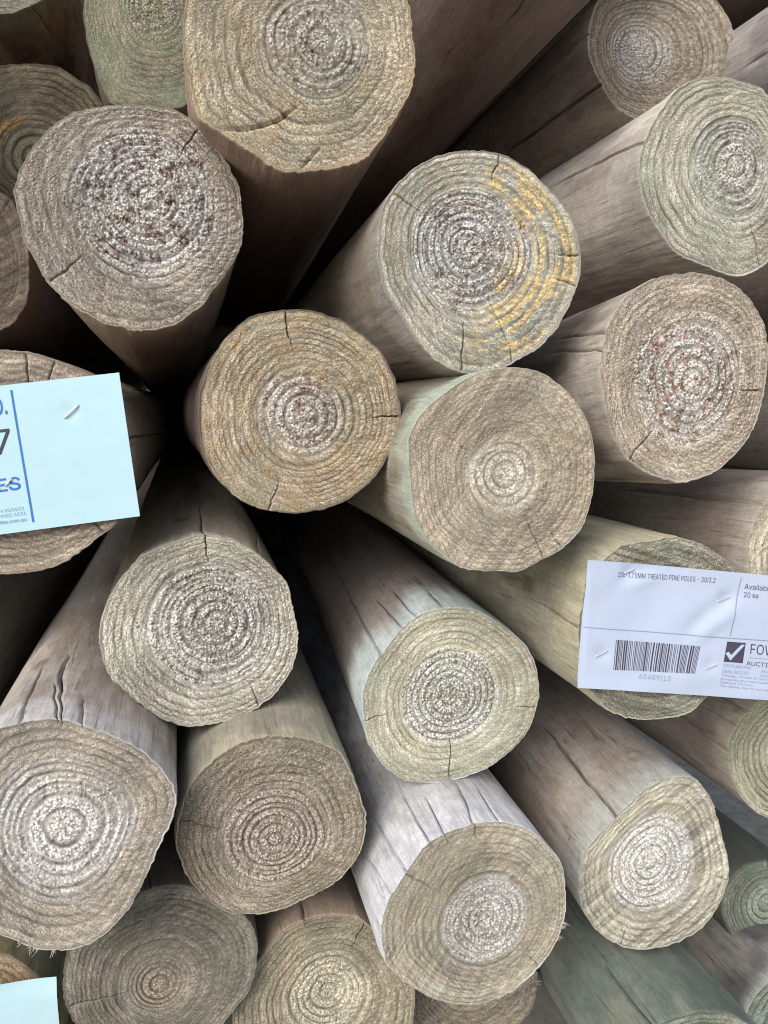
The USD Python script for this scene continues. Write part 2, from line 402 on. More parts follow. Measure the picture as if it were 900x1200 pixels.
        late = smooth(0.84 - 1.9 * rw, 0.84 - 0.8 * rw, fr) * (1 - smooth(0.90, 1.0, fr)) * ra
        gv = np.zeros_like(S)                               # a few broad smooth rings where the soft wood has washed out
        for sg in o.get('grooves', []):
            gv = np.maximum(gv, np.exp(-(((S + (fbm2(X, Z, 0.03, seed + 71, 2) - 0.5) * 0.05 - sg) * Rm) / 0.0015) ** 2) * (0.45 + 0.65 * n(0.03, 72)))
        gv = np.clip(gv, 0, 1)
        late = np.maximum(late, 0.9 * gv)
        # eroded bundles of fibre between the rings
        hr = o.get('heart', 0.42)
        hs = o.get('hsoft', 0.12)
        hm = smooth(hr + hs, hr - hs, S + ((n(0.02, 8) - 0.5) * 1.2 + (n(0.006, 38) - 0.5) * 0.8) * hs)
        gi, go = o.get('gran', (1.0, 0.4))
        g_amp = go + (gi - go) * hm
        g_amp = g_amp * (0.55 + 0.9 * fbm2(X, Z, 0.03, seed + 9, 2))
        cs_ = 0.0017
        g_iso = 0.62 * n(cs_, 11) + 0.38 * n(cs_ * 0.55, 12)
        ang = (TH * Rm) * np.clip(S, 0.12, 1)
        g_rad = 0.6 * noise2(rho, ang, 0.0030, 0.0016, seed + 13) + 0.4 * noise2(rho, ang, 0.0013, 0.0011, seed + 14)
        g = smooth(0.36, 0.66, g_iso * hm + g_rad * (1 - hm))
        bits = g * (1 - 0.75 * late)
        ringy = o.get('relief', 1.0)
        h = -0.0012 * ringy * o.get('ringk', 0.85) * late * (0.24 + 0.80 * hm) + 0.0010 * g_amp * (bits - 0.5)
        pit = smooth(0.70, 0.84, n(0.0042, 15)) * hm * g_amp
        h -= 0.0013 * pit
        h -= 0.0009 * gv
        h += (fbm2(X, Z, 0.05, seed + 16, 2) - 0.5) * 0.003
        # saw marks
        sa, sm = o.get('saw', (35, 0.25))
        ca, sn = math.cos(math.radians(sa)), math.sin(math.radians(sa))
        across = -X * sn + Z * ca; along = X * ca + Z * sn
        sawn = 0.6 * noise2(across + (fbm2(X, Z, 0.08, seed + 17, 2) - 0.5) * 0.003, along, 0.0019, 0.09, seed + 18) + 0.4 * noise2(across, along, 0.006, 0.12, seed + 28)
        sawk = sm * (0.4 + 0.9 * fbm2(X, Z, 0.04, seed + 19, 2)) * (1 - 0.75 * hm * min(1, gi))
        h += 0.0006 * sawk * (sawn - 0.5)
        # long scratches and splits that do not run to the pith
        cut = np.zeros_like(h)
        for (pl, wd, dp) in o.get('splits', []):
            q = s.px_local(np.array(pl, float))[:, [0, 2]]
            dist, at = seg_dist(X, Z, q)
            dist = dist + (n(0.004, 20) - 0.5) * 0.0012
            prof = smooth(wd, wd * 0.25, dist) * np.minimum(1, 4 * np.minimum(at, 1 - at) + 0.15)
            cut += dp * prof
        edge = smooth(0.965, 1.0, S)
        h = h * (1 - 0.4 * edge) - 0.0003 * edge
        Y = s.yplane(X, Z) - h + dig + cut
        # colour of the wood itself
        early, lat, heart = (np.array(o[k]) for k in ('early', 'late', 'heartcol'))
        c = early * (0.78 + 0.44 * g[..., None])
        lm = late * (0.70 + 0.2 * hm - 0.2 * g_amp * g)
        c = c * (1 - lm[..., None]) + lat * lm[..., None]
        tone = np.random.default_rng(seed + 99).uniform(0.84, 1.18, 80)
        c = c * tone[np.clip(idx, 0, 79)][..., None]
        hw = o.get('white', 0.7)
        hb = (hm * hw * (0.66 + 0.34 * g) * (1 - 0.66 * late))[..., None]
        c = c * (1 - hb) + heart * hb
        tip = (smooth(0.62, 0.85, g_iso) * g_amp * o.get('tips', 0.35) * (1 - late))[..., None]
        c = c * (1 - tip) + np.maximum(heart, early * 1.25) * tip
        pale = (o.get('pale', 0.4) * smooth(0.48, 0.7, fbm2(X, Z, 0.022, seed + 27, 4)) * (0.4 + 0.6 * g))[..., None]
        c = c * (1 - pale) + np.array(o.get('palecol', col(176, 168, 150))) * pale
        for key, sc, thr in (('green', 0.03, 0.5), ('ochre', 0.010, 0.55), ('rust', 0.0048, 0.57)):
            if key in o:
                colr, amt = o[key]
                m = smooth(thr - 0.08, thr + 0.12, fbm2(X, Z, sc, seed + 23 + len(key), 3)) * amt
                if key == 'rust':
                    m = m * (0.30 + 0.70 * hm) * (1 - 0.55 * g)
                if key == 'ochre':
                    m = m * (1 - late) * (0.4 + 0.6 * (1 - hm))
                c = c * (1 - m[..., None]) + np.array(colr) * m[..., None]
        if 'paint' in o:
            a0, half, s0, s1, amt, colr = o['paint']
            da = np.abs(wrap(TH - math.radians(a0)))
            m = smooth(half, half * 0.55, da + (n(0.012, 31) - 0.5) * 0.7) * smooth(s0 - 0.05, s0 + 0.04, S) * smooth(s1 + 0.03, s1 - 0.04, S)
            m = m * smooth(0.46, 0.56, 0.62 * noise2(rho, ang, 0.0042, 0.015, seed + 33) + 0.38 * n(0.003, 34) + amt - 0.5) * (1 - late * 0.95) * (0.55 + 0.45 * g)
            c = c * (1 - 0.92 * m[..., None]) + np.array(colr) * (0.85 + 0.3 * g[..., None]) * 0.92 * m[..., None]
        if 'streak' in o:                               # pale rays of crushed fibre
            for (pl, wd, amt, colr) in o['streak']:
                q = s.px_local(np.array(pl, float))[:, [0, 2]]
                dist, at = seg_dist(X, Z, q)
                m = smooth(wd, wd * 0.3, dist + (n(0.006, 35) - 0.5) * wd) * amt * (0.5 + 0.5 * g) * np.minimum(1, 5 * np.minimum(at, 1 - at) + 0.2)
                c = c * (1 - m[..., None]) + np.array(colr) * m[..., None]
        c = c * (1 + sawk[..., None] * (sawn[..., None] - 0.5) * 1.05)
        c = c * (0.62 + 0.76 * fbm2(X, Z, 0.04, seed + 21, 4))[..., None]
        c = c * (0.88 + 0.24 * noise2(rho, ang, 0.012, 0.0014, seed + 22))[..., None]
        rim = smooth(0.93, 0.985, S + (n(0.006, 36) - 0.5) * 0.05) * o.get('rim', 0.05)
        c = c * (1 - rim[..., None]) + np.array(o.get('rimcol', early * 1.25)) * rim[..., None]
        v = np.stack([X, Y, Z], -1).reshape(-1, 3)
        f = grid_faces(nr, nt)
        centre = np.array([[s.pith[0], v[:nt, 1].mean(), s.pith[1]]])
        k = len(v)
        fan = np.stack([np.full(nt, k), (np.arange(nt) + 1) % nt, np.arange(nt)], 1)
        v = np.vstack([v, centre]); f = np.vstack([f, fan])[:, ::-1]
        cd = np.vstack([c.reshape(-1, 3), c[0].mean(0)[None]])
        size = np.clip(hm * 0.95 + 0.05 + (g_amp - 0.6) * 0.5, 0, 1)
        eroded = np.clip((0.40 + 0.52 * g_amp) * (1 - 0.92 * late), 0, 1) * (1 - 0.7 * np.clip((dig + cut) / 0.003, 0, 1))
        s.fibre = np.vstack([np.stack([size, eroded, u + 5.0], -1).reshape(-1, 3), [[0.5, 0.6, 5.0]]])
        rk = np.clip(o.get('ringk', 0.85) * 1.25 * (0.62 + 0.38 * hm) * (0.40 + 1.1 * smooth(0.3, 0.7, fbm2(X, Z, 0.03, seed + 61, 3))), 0, 1)
        s.ring = np.vstack([np.repeat(rk.reshape(-1, 1), 3, 1), [[0, 0, 0]]])
        return v, f, cd

    # ---- the round side, from the rim to the far end
    def side(s, nb):
        o, seed, rng = s.o, s.seed + 500, s.rng
        ys = np.r_[0, 0.0012, 0.003, 0.006, np.arange(0.010, 0.30, 0.008), np.arange(0.30, 0.62, 0.03), np.arange(0.65, 1.2, 0.10), np.linspace(1.2, POLE_LENGTH, 6)]
        th = list(np.linspace(-np.pi, np.pi, nb, endpoint=False))
        cr = []
        for (p0, p1, wd) in o.get('cracks', []):
            t0, y0 = s.side_at(p0); t1, y1 = s.side_at(p1)
            if y0 > y1:
                t0, y0, t1, y1 = t1, y1, t0, y0
            if y0 < 0.012:
                y0 = -0.05
            cr.append((t0, y0, t0 + wrap(t1 - t0), y1, wd * 0.65))
        rows = len(ys)
        step = 2 * np.pi / nb
        kept = []
        for (t0, y0, t1, y1, wd) in cr:
            tm = (t0 + t1) / 2
            if any(abs(wrap(tm - k[0])) < 3.2 * step for k in kept):
                tm = tm + 3.3 * step
            kept.append((tm, t0 - (t0 + t1) / 2, t1 - (t0 + t1) / 2, y0, y1, wd))
        R0 = np.median(s.radius(s.cen, np.array(th)))
        for (tm, *_r, wd) in kept:
            th = [t for t in th if abs(wrap(t - tm)) > 0.9 * step]
            th += [wrap(tm - wd / R0), wrap(tm), wrap(tm + wd / R0)]
        th = np.sort(np.array(th)); nc = len(th)
        TH = np.repeat(th[None], rows, 0); Yr = np.repeat(ys[:, None], nc, 1)
        dig = np.zeros_like(TH)
        for (tm, d0, d1, y0, y1, wd) in kept:
            k = np.clip((ys - max(y0, 0)) / max(y1 - max(y0, 0), 1e-3), 0, 1)
            drift = d0 + (d1 - d0) * k + (meshkit.noise(np.stack([ys * 28, np.full(rows, tm * 5), np.full(rows, seed)], -1), 3) - 0.5) * 0.022 \
                + (meshkit.noise(np.stack([ys * 90, np.full(rows, tm * 5), np.full(rows, seed)], -1), 4) - 0.5) * 0.014
            dth = wrap(th - wrap(tm))
            TH = TH + drift[:, None] * np.exp(-(dth / 0.10) ** 2)[None]
            on = smooth(y0, y0 + 0.02, ys) * (1 - smooth(y1 - 0.03, y1, ys)) * (0.5 + 0.8 * meshkit.noise(np.stack([ys * 40, np.full(rows, tm), np.full(rows, seed)], -1), 8))
            j = np.argmin(np.abs(dth))
            dig[:, j] += np.minimum(1, on) * (0.006 + 4.0 * wd)
        Rim = s.radius(s.cen, TH.ravel()).reshape(TH.shape)
        # the raggedness of the cut dies away within a few centimetres; what remains is the pole's own rounded section
        tt = np.linspace(-np.pi, np.pi, 256, endpoint=False)
        F = np.fft.rfft(s.radius(s.cen, tt)); F[6:] = 0
        sm = np.fft.irfft(F, 256)
        Rs = np.interp(wrap(TH).ravel(), np.r_[tt, np.pi], np.r_[sm, sm[0]]).reshape(TH.shape)
        k = smooth(0.0, o.get('facet', 0.05), Yr)
        R = Rim * (1 - k) + Rs * k
        sx, sz = np.cos(TH) * R0, np.sin(TH) * R0
        P3 = lambda a, b, q: meshkit.noise(np.stack([sx / a + 11, sz / a + 23, Yr / b + q], -1), seed + int(q))
        R = R * (1 + 0.012 * np.clip(Yr - 0.3, 0, None) * o.get('grow', 0))
        R = R + ((P3(0.03, 0.30, 1) - 0.5) * 0.0035 + (P3(0.007, 0.12, 2) - 0.5) * 0.0008 + (P3(0.0028, 0.07, 12) - 0.5) * 0.0006) * smooth(0.0, 0.02, Yr)
        R = R - 0.0007 * (1 - smooth(0.0, 0.0014, Yr)) - dig
        X = s.cen[0] + R * np.cos(TH); Z = s.cen[1] + R * np.sin(TH)
        Y = s.yplane(X, Z) * (1 - smooth(0, 0.3, Yr)) + Yr
        c = np.repeat(np.array(o['side'])[None], TH.size, 0).reshape(*TH.shape, 3)
        c = c * (0.72 + 0.56 * P3(0.045, 0.22, 3))[..., None]
        st = 0.5 * P3(0.0035, 0.16, 4) + 0.5 * P3(0.008, 0.30, 5)
        c = c * (0.85 + 0.30 * st)[..., None]
        for key, a, b, thr, q in (('patch', 0.02, 0.10, 0.52, 6), ('patch2', 0.035, 0.08, 0.55, 9)):
            if key in o:
                colr, amt = o[key]
                m = smooth(thr - 0.07, thr + 0.10, 0.6 * P3(a, b, q) + 0.4 * P3(a * 0.35, b * 0.35, q + 1)) * amt
                c = c * (1 - m[..., None]) + np.array(colr) * (0.8 + 0.4 * st[..., None]) * m[..., None]
        if 'band' in o:
            colr, ln, amt = o['band']
            yy = Yr + (P3(0.02, 0.5, 14) - 0.5) * ln * 0.9 + (P3(0.006, 0.5, 15) - 0.5) * ln * 0.5
            m = (1 - smooth(ln * 0.35, ln * 1.3, yy)) * amt
            c = c * (1 - m[..., None]) + np.array(colr) * (0.85 + 0.3 * st[..., None]) * m[..., None]
        for (p, rk, colr) in o.get('knots', []):
            kt, ky = s.side_at(p)
            dd = np.hypot(wrap(TH - kt) * R0, (Yr - ky) * 0.6)
            m = smooth(rk, rk * 0.6, dd) * 0.8
            ringk = np.exp(-((dd - rk) / (rk * 0.25)) ** 2)
            c = c * (1 - m[..., None]) + np.array(colr) * m[..., None]
            c = c * (1 - 0.35 * ringk[..., None])
            R_k = 0.0012 * np.exp(-(dd / rk) ** 2)
            X = X + R_k * np.cos(TH); Z = Z + R_k * np.sin(TH)
        fz = (1 - smooth(0.001, 0.006, Yr + (P3(0.002, 0.5, 16) - 0.5) * 0.004)) * 0.12     # pale torn fibre at the cut
        c = c * (1 - fz[..., None]) + np.array(o['early']) * 1.15 * fz[..., None]
        v = np.stack([X, Y, Z], -1).reshape(-1, 3)
        f = grid_faces(rows, nc)[:, ::-1]
        a = np.arange(nc)
        inner = v[:nc].copy()                            # a lip behind the sawn end
        inner[:, [0, 2]] = s.cen + (inner[:, [0, 2]] - s.cen) * 0.94; inner[:, 1] += 0.004
        k0 = len(v)
        lip = np.vstack([np.stack([a, (a + 1) % nc, k0 + (a + 1) % nc], 1), np.stack([a, k0 + (a + 1) % nc, k0 + a], 1)])
        last = (rows - 1) * nc
        tail = v[last:last + nc].mean(0)[None]
        cap = np.stack([np.full(nc, k0 + nc), last + a, last + (a + 1) % nc], 1)
        v = np.vstack([v, inner, tail]); f = np.vstack([f, lip, cap])
        cd = np.vstack([c.reshape(-1, 3), c[0], np.array([o['side']])])
        return v, f, cd

    def build(s):
        big = s.o.get('big', True)
        root = numbered('/World', 'pole')
        s.path = root
        x = UsdGeom.Xform.Define(stage, root)
        x.AddTransformOp().Set(Gf.Matrix4d(*s.M[0], 0, *s.M[1], 0, *s.M[2], 0, *s.origin, 1))
        tag(x.GetPrim(), s.label, 'pole', 'treated pine poles in the stack' if big is not None else 'poles of the stack outside the picture')
        v, f, cd = s.end(*((100, 440) if big else (14, 90) if big is None else (48, 210)))
        put(root + '/end_face', v, f, M_END, cd, fibre=s.fibre, ring=s.ring)
        v, f, cd = s.side(230 if big else 60 if big is None else 130)
        put(root + '/round_side', v, f, M_SIDE, cd)
        s.fibres(root)

    def fibres(s, root):
        """Torn fibres standing out at the rim, where the photograph shows them."""
        spots = list(s.o.get('fray', []))
        pts, cnt, wid = [], [], []
        rng = s.rng
        for (p0, p1, n, ln) in spots:
            q = s.px_local(np.array([p0, p1], float))
            tuft = np.sort(rng.random(max(3, n // 9)))
            for _ in range(n):
                t = np.clip(rng.choice(tuft) + rng.normal(0, 0.02), 0, 1)
                a = q[0] + (q[1] - q[0]) * t
                out = np.array([a[0] - s.cen[0], 0, a[2] - s.cen[1]]); out /= np.linalg.norm(out)
                th = math.atan2(out[2], out[0])
                r = s.radius(s.cen, np.array([th]))[0]
                a = np.array([s.cen[0] + (r - 0.001) * math.cos(th), 0, s.cen[1] + (r - 0.001) * math.sin(th)])
                a[1] = s.yplane(a[0], a[2]) + rng.uniform(-0.0005, 0.002)
                dirn = out + rng.normal(0, 0.3, 3) * [1, 1.2, 1] + [0, -0.3, 0]
                L_ = 0.62 * ln * rng.uniform(0.1, 1.0) ** 1.5
                bend = rng.normal(0, 0.35, 3)
                for k in np.linspace(0, 1, 4):
                    pts.append(a + dirn * L_ * k + bend * L_ * k * k)
                    wid.append(0.0011 * (1 - 0.7 * k) * rng.uniform(0.6, 1.2))
                cnt.append(4)
        if not cnt:
            return
        cv = UsdGeom.BasisCurves.Define(stage, root + '/frayed_fibres')
        cv.CreateTypeAttr('linear')
        cv.CreateCurveVertexCountsAttr(cnt)
        cv.CreatePointsAttr(Vt.Vec3fArray.FromNumpy(np.array(pts, np.float32)))
        cv.CreateWidthsAttr(Vt.FloatArray.FromNumpy(np.array(wid, np.float32)))
        cv.SetWidthsInterpolation('vertex')
        UsdShade.MaterialBindingAPI.Apply(cv.GetPrim()).Bind(M_FIBRE)
        tag(cv.GetPrim(), kind='stuff')


# ------------------------------------------------------------------ ground, and the grass bank behind the stack
G = UsdGeom.Mesh.Define(stage, '/World/ground')
_g = 200.0
G.CreatePointsAttr([(-_g, -_g, 0), (_g, -_g, 0), (_g, _g, 0), (-_g, _g, 0)])
G.CreateFaceVertexCountsAttr([4]); G.CreateFaceVertexIndicesAttr([0, 1, 2, 3]); G.CreateSubdivisionSchemeAttr('none')
UsdShade.MaterialBindingAPI.Apply(G.GetPrim()).Bind(M_GROUND)
tag(G.GetPrim(), kind='structure')

bx, by = np.meshgrid(np.linspace(-30, 30, 121), np.linspace(5.0, 14.0, 40))
bz = 3.2 * smooth(5.0, 11.0, by) + 0.25 * (fbm2(bx, by, 1.5, 77) - 0.5) - 0.06
bi, bj = np.meshgrid(np.arange(39), np.arange(120), indexing='ij')
ba = (bi * 121 + bj).ravel()
put('/World/grass_bank', np.stack([bx, by, bz], -1).reshape(-1, 3), np.vstack([np.stack([ba, ba + 1, ba + 122], 1), np.stack([ba, ba + 122, ba + 121], 1)]), M_GRASS)
tag(stage.GetPrimAtPath('/World/grass_bank'), kind='structure')

# ------------------------------------------------------------------ the poles: outline of the sawn end on the photograph's grid, distance, wood
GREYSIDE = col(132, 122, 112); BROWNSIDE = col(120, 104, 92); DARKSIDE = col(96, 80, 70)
TAN, TANL, TAND = col(168, 154, 130), col(186, 172, 148), col(112, 100, 82)
PINKW, GREYW, WARMW = col(206, 194, 190), col(196, 196, 198), col(200, 188, 172)
GREENC, OCHREC, RUSTC = col(134, 142, 120), col(178, 146, 98), col(122, 82, 62)
POLES = []


def pole(key, d, outline, label, **o):
    base = dict(early=TAN, late=TAND, heartcol=WARMW, side=GREYSIDE)
    base.update(o)
    POLES.append(Pole(key, d, outline, label, **base))


pole('A', 0.587, [(220,0),(215,33),(216,73),(222,110),(228,133),(250,152),(283,173),(310,190),(328,201),(347,202),(387,199),(413,194),(433,182),(448,163),(467,133),(482,105),(487,77),(485,43),(480,3),(468,-24),(440,-46),(395,-60),(340,-64),(285,-52),(243,-28)], grooves=[0.46, 0.36, 0.27], ringk=0.75, label="broad tan pole end with cream rim, cut by the photo's top edge",
     pith=(376, 47), rings=13, heart=0.49, gran=(1.0, 0.75), early=col(176, 162, 134), late=col(124, 114, 92), heartcol=col(198, 188, 178),
     green=(col(150, 151, 137), 0.40), ochre=(col(185, 160, 126), 0.32), rust=(RUSTC, 0.5), rim=0.45, rimcol=col(204, 186, 156), vp=(262, 478),
     splits=[([(250, 151), (290, 152), (325, 142), (353, 122)], 0.0016, 0.004), ([(350, 200), (362, 188), (378, 170)], 0.0012, 0.003)],
     streak=[([(220, 20), (222, 45)], 0.011, 0.6, col(205, 212, 205)), ([(255, 155), (300, 157), (335, 147)], 0.005, 0.5, col(205, 188, 160))],
     side=col(136, 108, 92), band=(col(150, 128, 108), 0.02, 0.5), rag=1.5)
pole('B', 0.628, [(127,123),(180,123),(213,132),(230,145),(253,170),(273,200),(283,230),(283,287),(275,307),(253,337),(230,365),(207,380),(180,388),(153,387),(133,383),(100,368),(73,350),(55,332),(40,303),(28,283),(20,247),(16,223),(23,197),(37,173),(60,147),(87,130)], grooves=[0.55], ringk=0.80, label='coarse purplish grey pole end with whitish crumbly heart, upper left beside the broad tan one',
     pith=(176, 231), vp=(215, 500), rings=14, heart=0.66, gran=(1.35, 0.95), early=col(158, 146, 134), late=col(106, 96, 86), heartcol=col(208, 196, 196), white=0.9, tips=0.7,
     green=(col(155, 156, 146), 0.24), rust=(col(108, 76, 66), 0.85), checks=[((232, 150), 0.55, 0.0014), ((60, 330), 0.75, 0.001)],
     streak=[([(175, 160), (177, 232)], 0.0035, 0.7, col(214, 206, 204))], side=col(142, 116, 98), band=(col(160, 150, 130), 0.02, 0.5), rag=1.6)
pole('C', 0.913, [(98,0),(100,37),(107,67),(117,97),(130,120),(150,128),(175,130),(213,125),(240,110),(262,70),(270,20),(260,-30),(232,-62),(190,-75),(145,-62),(112,-35)], ringk=0.60, label='dull green-tinged pole end set far back beside the broad tan one at the top',
     pith=(182, 8), rings=16, heart=0.4, gran=(0.9, 0.5), early=col(140, 134, 112), late=col(104, 98, 80), heartcol=col(168, 158, 140), white=0.5,
     green=(col(132, 146, 122), 0.5), side=col(108, 96, 80), saw=(70, 0.5),
     streak=[([(140, 75), (158, 108)], 0.018, 0.45, col(176, 172, 156))])
pole('D', 0.996, (-10,-76,95), 'pole with pale green rim cut by the top left corner, its brown side streaked',
     rings=14, early=col(150, 146, 132), late=col(112, 106, 92), heartcol=col(180, 176, 170), rim=0.7, rimcol=col(140, 146, 126), side=col(160, 126, 98),
     band=(col(126, 130, 112), 0.05, 0.8), cracks=[((38, 8), (62, 44), 0.0008)], patch=(col(90, 72, 60), 0.6), big=False)
pole('E', 0.991, [(0,76),(43,74),(69,78),(89,91),(104,100),(118,118),(124,145),(122,178),(110,210),(85,238),(50,255),(10,258),(-28,248),(-56,222),(-68,188),(-66,150),(-52,115),(-28,88)], grooves=[0.75, 0.6, 0.5, 0.38], ringk=1.00, label='dark brown ringed pole end with an orange-yellow paint arc, at the upper left',
     pith=(42, 186), rings=11, heart=0.40, gran=(0.25, 0.45), early=col(122, 104, 82), late=col(74, 62, 48), heartcol=col(112, 118, 92), white=0.65, relief=1.3,
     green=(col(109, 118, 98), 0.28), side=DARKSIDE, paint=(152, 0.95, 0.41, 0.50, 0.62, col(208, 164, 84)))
pole('F', 0.922, [(13,233),(25,263),(33,297),(35,320),(30,357),(17,377),(0,388),(-40,398),(-85,392),(-120,370),(-140,335),(-143,300),(-130,260),(-100,230),(-60,215),(-20,216)], ringk=0.30, label='brown pole end with slanting saw lines, half cut off above the blue card',
     rings=12, heart=0.3, gran=(0.3, 0.25), early=col(150, 128, 110), late=col(108, 88, 74), heartcol=col(170, 150, 134), saw=(35, 1.5), side=col(126, 104, 90), big=False,
     checks=[((14, 232), 0.5, 0.001)])
pole('G', 0.620, [(0,410),(33,413),(67,423),(100,437),(128,462),(146,500),(154,545),(150,580),(137,612),(110,635),(70,663),(17,673),(0,673),(-40,668),(-78,645),(-104,605),(-114,555),(-108,500),(-85,450),(-45,418)], ringk=0.35, label='pole end with brown slanting saw lines mostly hidden behind the large pale blue card',
     pith=(30, 548), vp=(228, 478), rings=13, heart=0.3, gran=(0.4, 0.3), early=col(156, 138, 120), late=col(112, 96, 80), heartcol=col(178, 162, 146), saw=(14, 1.5),
     checks=[((33, 413), 0.6, 0.0012), ((122, 626), 0.6, 0.0012), ((63, 424), 0.7, 0.001)], side=col(140, 122, 104), cracks=[((151, 512), (192, 508), 0.0008)], rag=1.6)
pole('H', 0.589, [(333,363),(363,363),(397,373),(427,393),(450,415),(463,443),(470,477),(468,513),(453,540),(433,567),(407,587),(380,598),(350,602),(320,600),(297,595),(273,580),(250,555),(238,530),(232,493),(235,457),(245,427),(260,400),(277,382),(303,368)], grooves=[0.5, 0.4, 0.31], ringk=0.90, label='round ochre-flecked pole end seen square on, in the middle with dark gaps round it',
     pith=(360, 488), vp=(198, 480), rings=13, gam=1.2, heart=0.40, gran=(1.15, 0.65), early=col(170, 152, 122), late=col(108, 98, 80), heartcol=col(206, 190, 182), white=0.75, relief=1.25,
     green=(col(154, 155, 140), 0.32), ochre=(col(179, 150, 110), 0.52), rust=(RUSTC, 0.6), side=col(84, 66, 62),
     checks=[((470, 489), 0.70, 0.0016), ((334, 364), 0.66, 0.0014), ((312, 598), 0.75, 0.0010)], rim=0.3, rimcol=col(196, 186, 158))
pole('I', 0.567, [(550,176),(585,179),(620,197),(650,227),(670,255),(680,290),(681,320),(672,350),(655,382),(634,407),(603,425),(578,439),(542,437),(511,423),(491,402),(471,372),(450,336),(443,295),(447,250),(460,220),(485,197),(515,181)], grooves=[0.62, 0.52, 0.44], ringk=0.85, label='grey pole end splashed with yellow paint on its right half, above the centre',
     pith=(548, 291), rings=14, gam=1.2, heart=0.59, gran=(1.3, 0.45), early=col(160, 156, 142), late=col(116, 114, 104), heartcol=col(206, 198, 204), white=0.95, tips=0.5, vp=(245, 478),
     rust=(col(104, 80, 74), 0.5), ochre=(col(180, 164, 122), 0.21), paint=(-4, 1.65, 0.40, 0.97, 0.515, col(226, 200, 140)), saw=(-30, 0.5),
     checks=[((466, 228), 0.62, 0.0015), ((541, 437), 0.66, 0.0014), ((588, 181), 0.75, 0.001), ((679, 300), 0.8, 0.0009), ((676, 335), 0.8, 0.0008), ((604, 424), 0.5, 0.0008)],
     side=col(132, 118, 104), band=(col(138, 134, 132), 0.03, 0.6), patch=(col(160, 150, 140), 0.5), facet=0.03, rim=0.25)
pole('J', 0.775, [(700,0),(690,30),(690,65),(705,100),(722,126),(745,139),(777,146),(812,142),(838,124),(862,90),(865,65),(855,22),(838,-2),(805,-22),(765,-25),(725,-15)], ringk=0.50, label='grey-brown pole end at the upper right with a long open split down its side',
     pith=(745, 60), rings=15, heart=0.42, gran=(0.8, 0.7), early=col(152, 138, 120), late=col(112, 98, 82), heartcol=col(188, 174, 166), white=0.65,
     ochre=(col(175, 154, 118), 0.14), side=col(182, 168, 160), patch=(col(150, 130, 120), 0.45),
     cracks=[((705, 98), (592, 180), 0.0032), ((700, 40), (655, 73), 0.0008)])
pole('K', 0.618, [(850,90),(815,92),(790,107),(770,135),(752,175),(749,212),(760,250),(775,275),(795,298),(823,310),(864,325),(895,313),(915,290),(928,250),(928,195),(916,145),(895,105)], grooves=[0.5, 0.4, 0.31], ringk=1.00, label='greenish grey ringed pole end with pale cracked side, at the upper right edge',
     pith=(864, 194), rings=11, gam=1.28, heart=0.5, gran=(0.8, 0.7), early=col(162, 158, 142), late=col(112, 116, 100), heartcol=col(182, 192, 180), white=0.6, relief=1.3,
     green=(col(157, 168, 154), 0.40), rust=(RUSTC, 0.45), side=col(182, 168, 158), patch=(col(136, 122, 116), 0.5), band=(col(176, 172, 166), 0.05, 0.4),
     cracks=[((756, 166), (648, 219), 0.0018)], checks=[((893, 312), 0.55, 0.0012)])
pole('L', 0.550, [(816,319),(849,326),(879,349),(895,377),(901,412),(897,458),(885,499),(869,525),(844,550),(798,566),(767,558),(736,540),(716,504),(708,469),(703,423),(713,382),(731,351),(762,328)], grooves=[0.55, 0.44], ringk=0.60, label='crumbly pinkish pole end with rusty specks at the right, above the white label',
     pith=(812, 446), rings=13, heart=0.61, gran=(1.2, 1.05), early=col(172, 156, 138), late=col(118, 102, 86), heartcol=col(208, 192, 188), white=0.75, tips=0.6, vp=(235, 560),
     rust=(col(136, 90, 66), 0.85), green=(col(163, 162, 146), 0.20), side=col(150, 138, 128), patch=(col(110, 94, 84), 0.65), band=(col(164, 154, 146), 0.03, 0.5), rag=1.4,
     cracks=[((706, 391), (650, 398), 0.001), ((706, 410), (640, 416), 0.0008)], checks=[((893, 460), 0.6, 0.0012), ((737, 538), 0.62, 0.0014)])
pole('M', 0.537, [(609,430),(639,438),(670,463),(690,494),(698,535),(695,580),(680,624),(660,643),(630,660),(607,671),(580,670),(548,668),(524,656),(500,634),(486,606),(480,555),(478,515),(491,489),(517,463),(557,438)], ringk=0.40, label='smooth brown pole end with fine saw lines, right of centre under the paint-splashed one',
     pith=(592, 556), rings=15, heart=0.34, gran=(0.45, 0.35), early=col(158, 142, 122), late=col(128, 114, 94), heartcol=col(190, 172, 158), white=0.5, saw=(52, 1.15), relief=0.7,
     green=(col(152, 152, 138), 0.32), ochre=(col(182, 161, 132), 0.24), side=col(128, 120, 104), band=(col(160, 168, 156), 0.035, 0.75), patch=(col(98, 82, 70), 0.5),
     checks=[((637, 652), 0.55, 0.0008), ((660, 642), 0.78, 0.0008)], splits=[([(563, 548), (570, 536), (582, 528)], 0.002, 0.002), ([(515, 505), (550, 530)], 0.0007, 0.002)],
     streak=[([(549, 560), (556, 538), (580, 521)], 0.004, 0.8, col(206, 200, 194)), ([(620, 500), (688, 530)], 0.004, 0.4, col(190, 178, 150))],
     cracks=[((502, 450), (478, 478), 0.0012), ((488, 475), (474, 490), 0.001)])
pole('N', 0.576, (975,655,101), 'grey weathered pole with a pale torn patch, running behind the white label at right',
     rings=12, gran=(0.6, 0.6), early=col(176, 166, 142), late=col(128, 120, 98), side=col(132, 116, 106), patch=(col(98, 84, 78), 0.5), patch2=(col(146, 138, 128), 0.5),
     cracks=[((895, 592), (735, 575), 0.0013), ((830, 610), (760, 608), 0.0008)], band=(col(170, 164, 156), 0.03, 0.6), vp=(120, 520), facet=0.02, big=False)
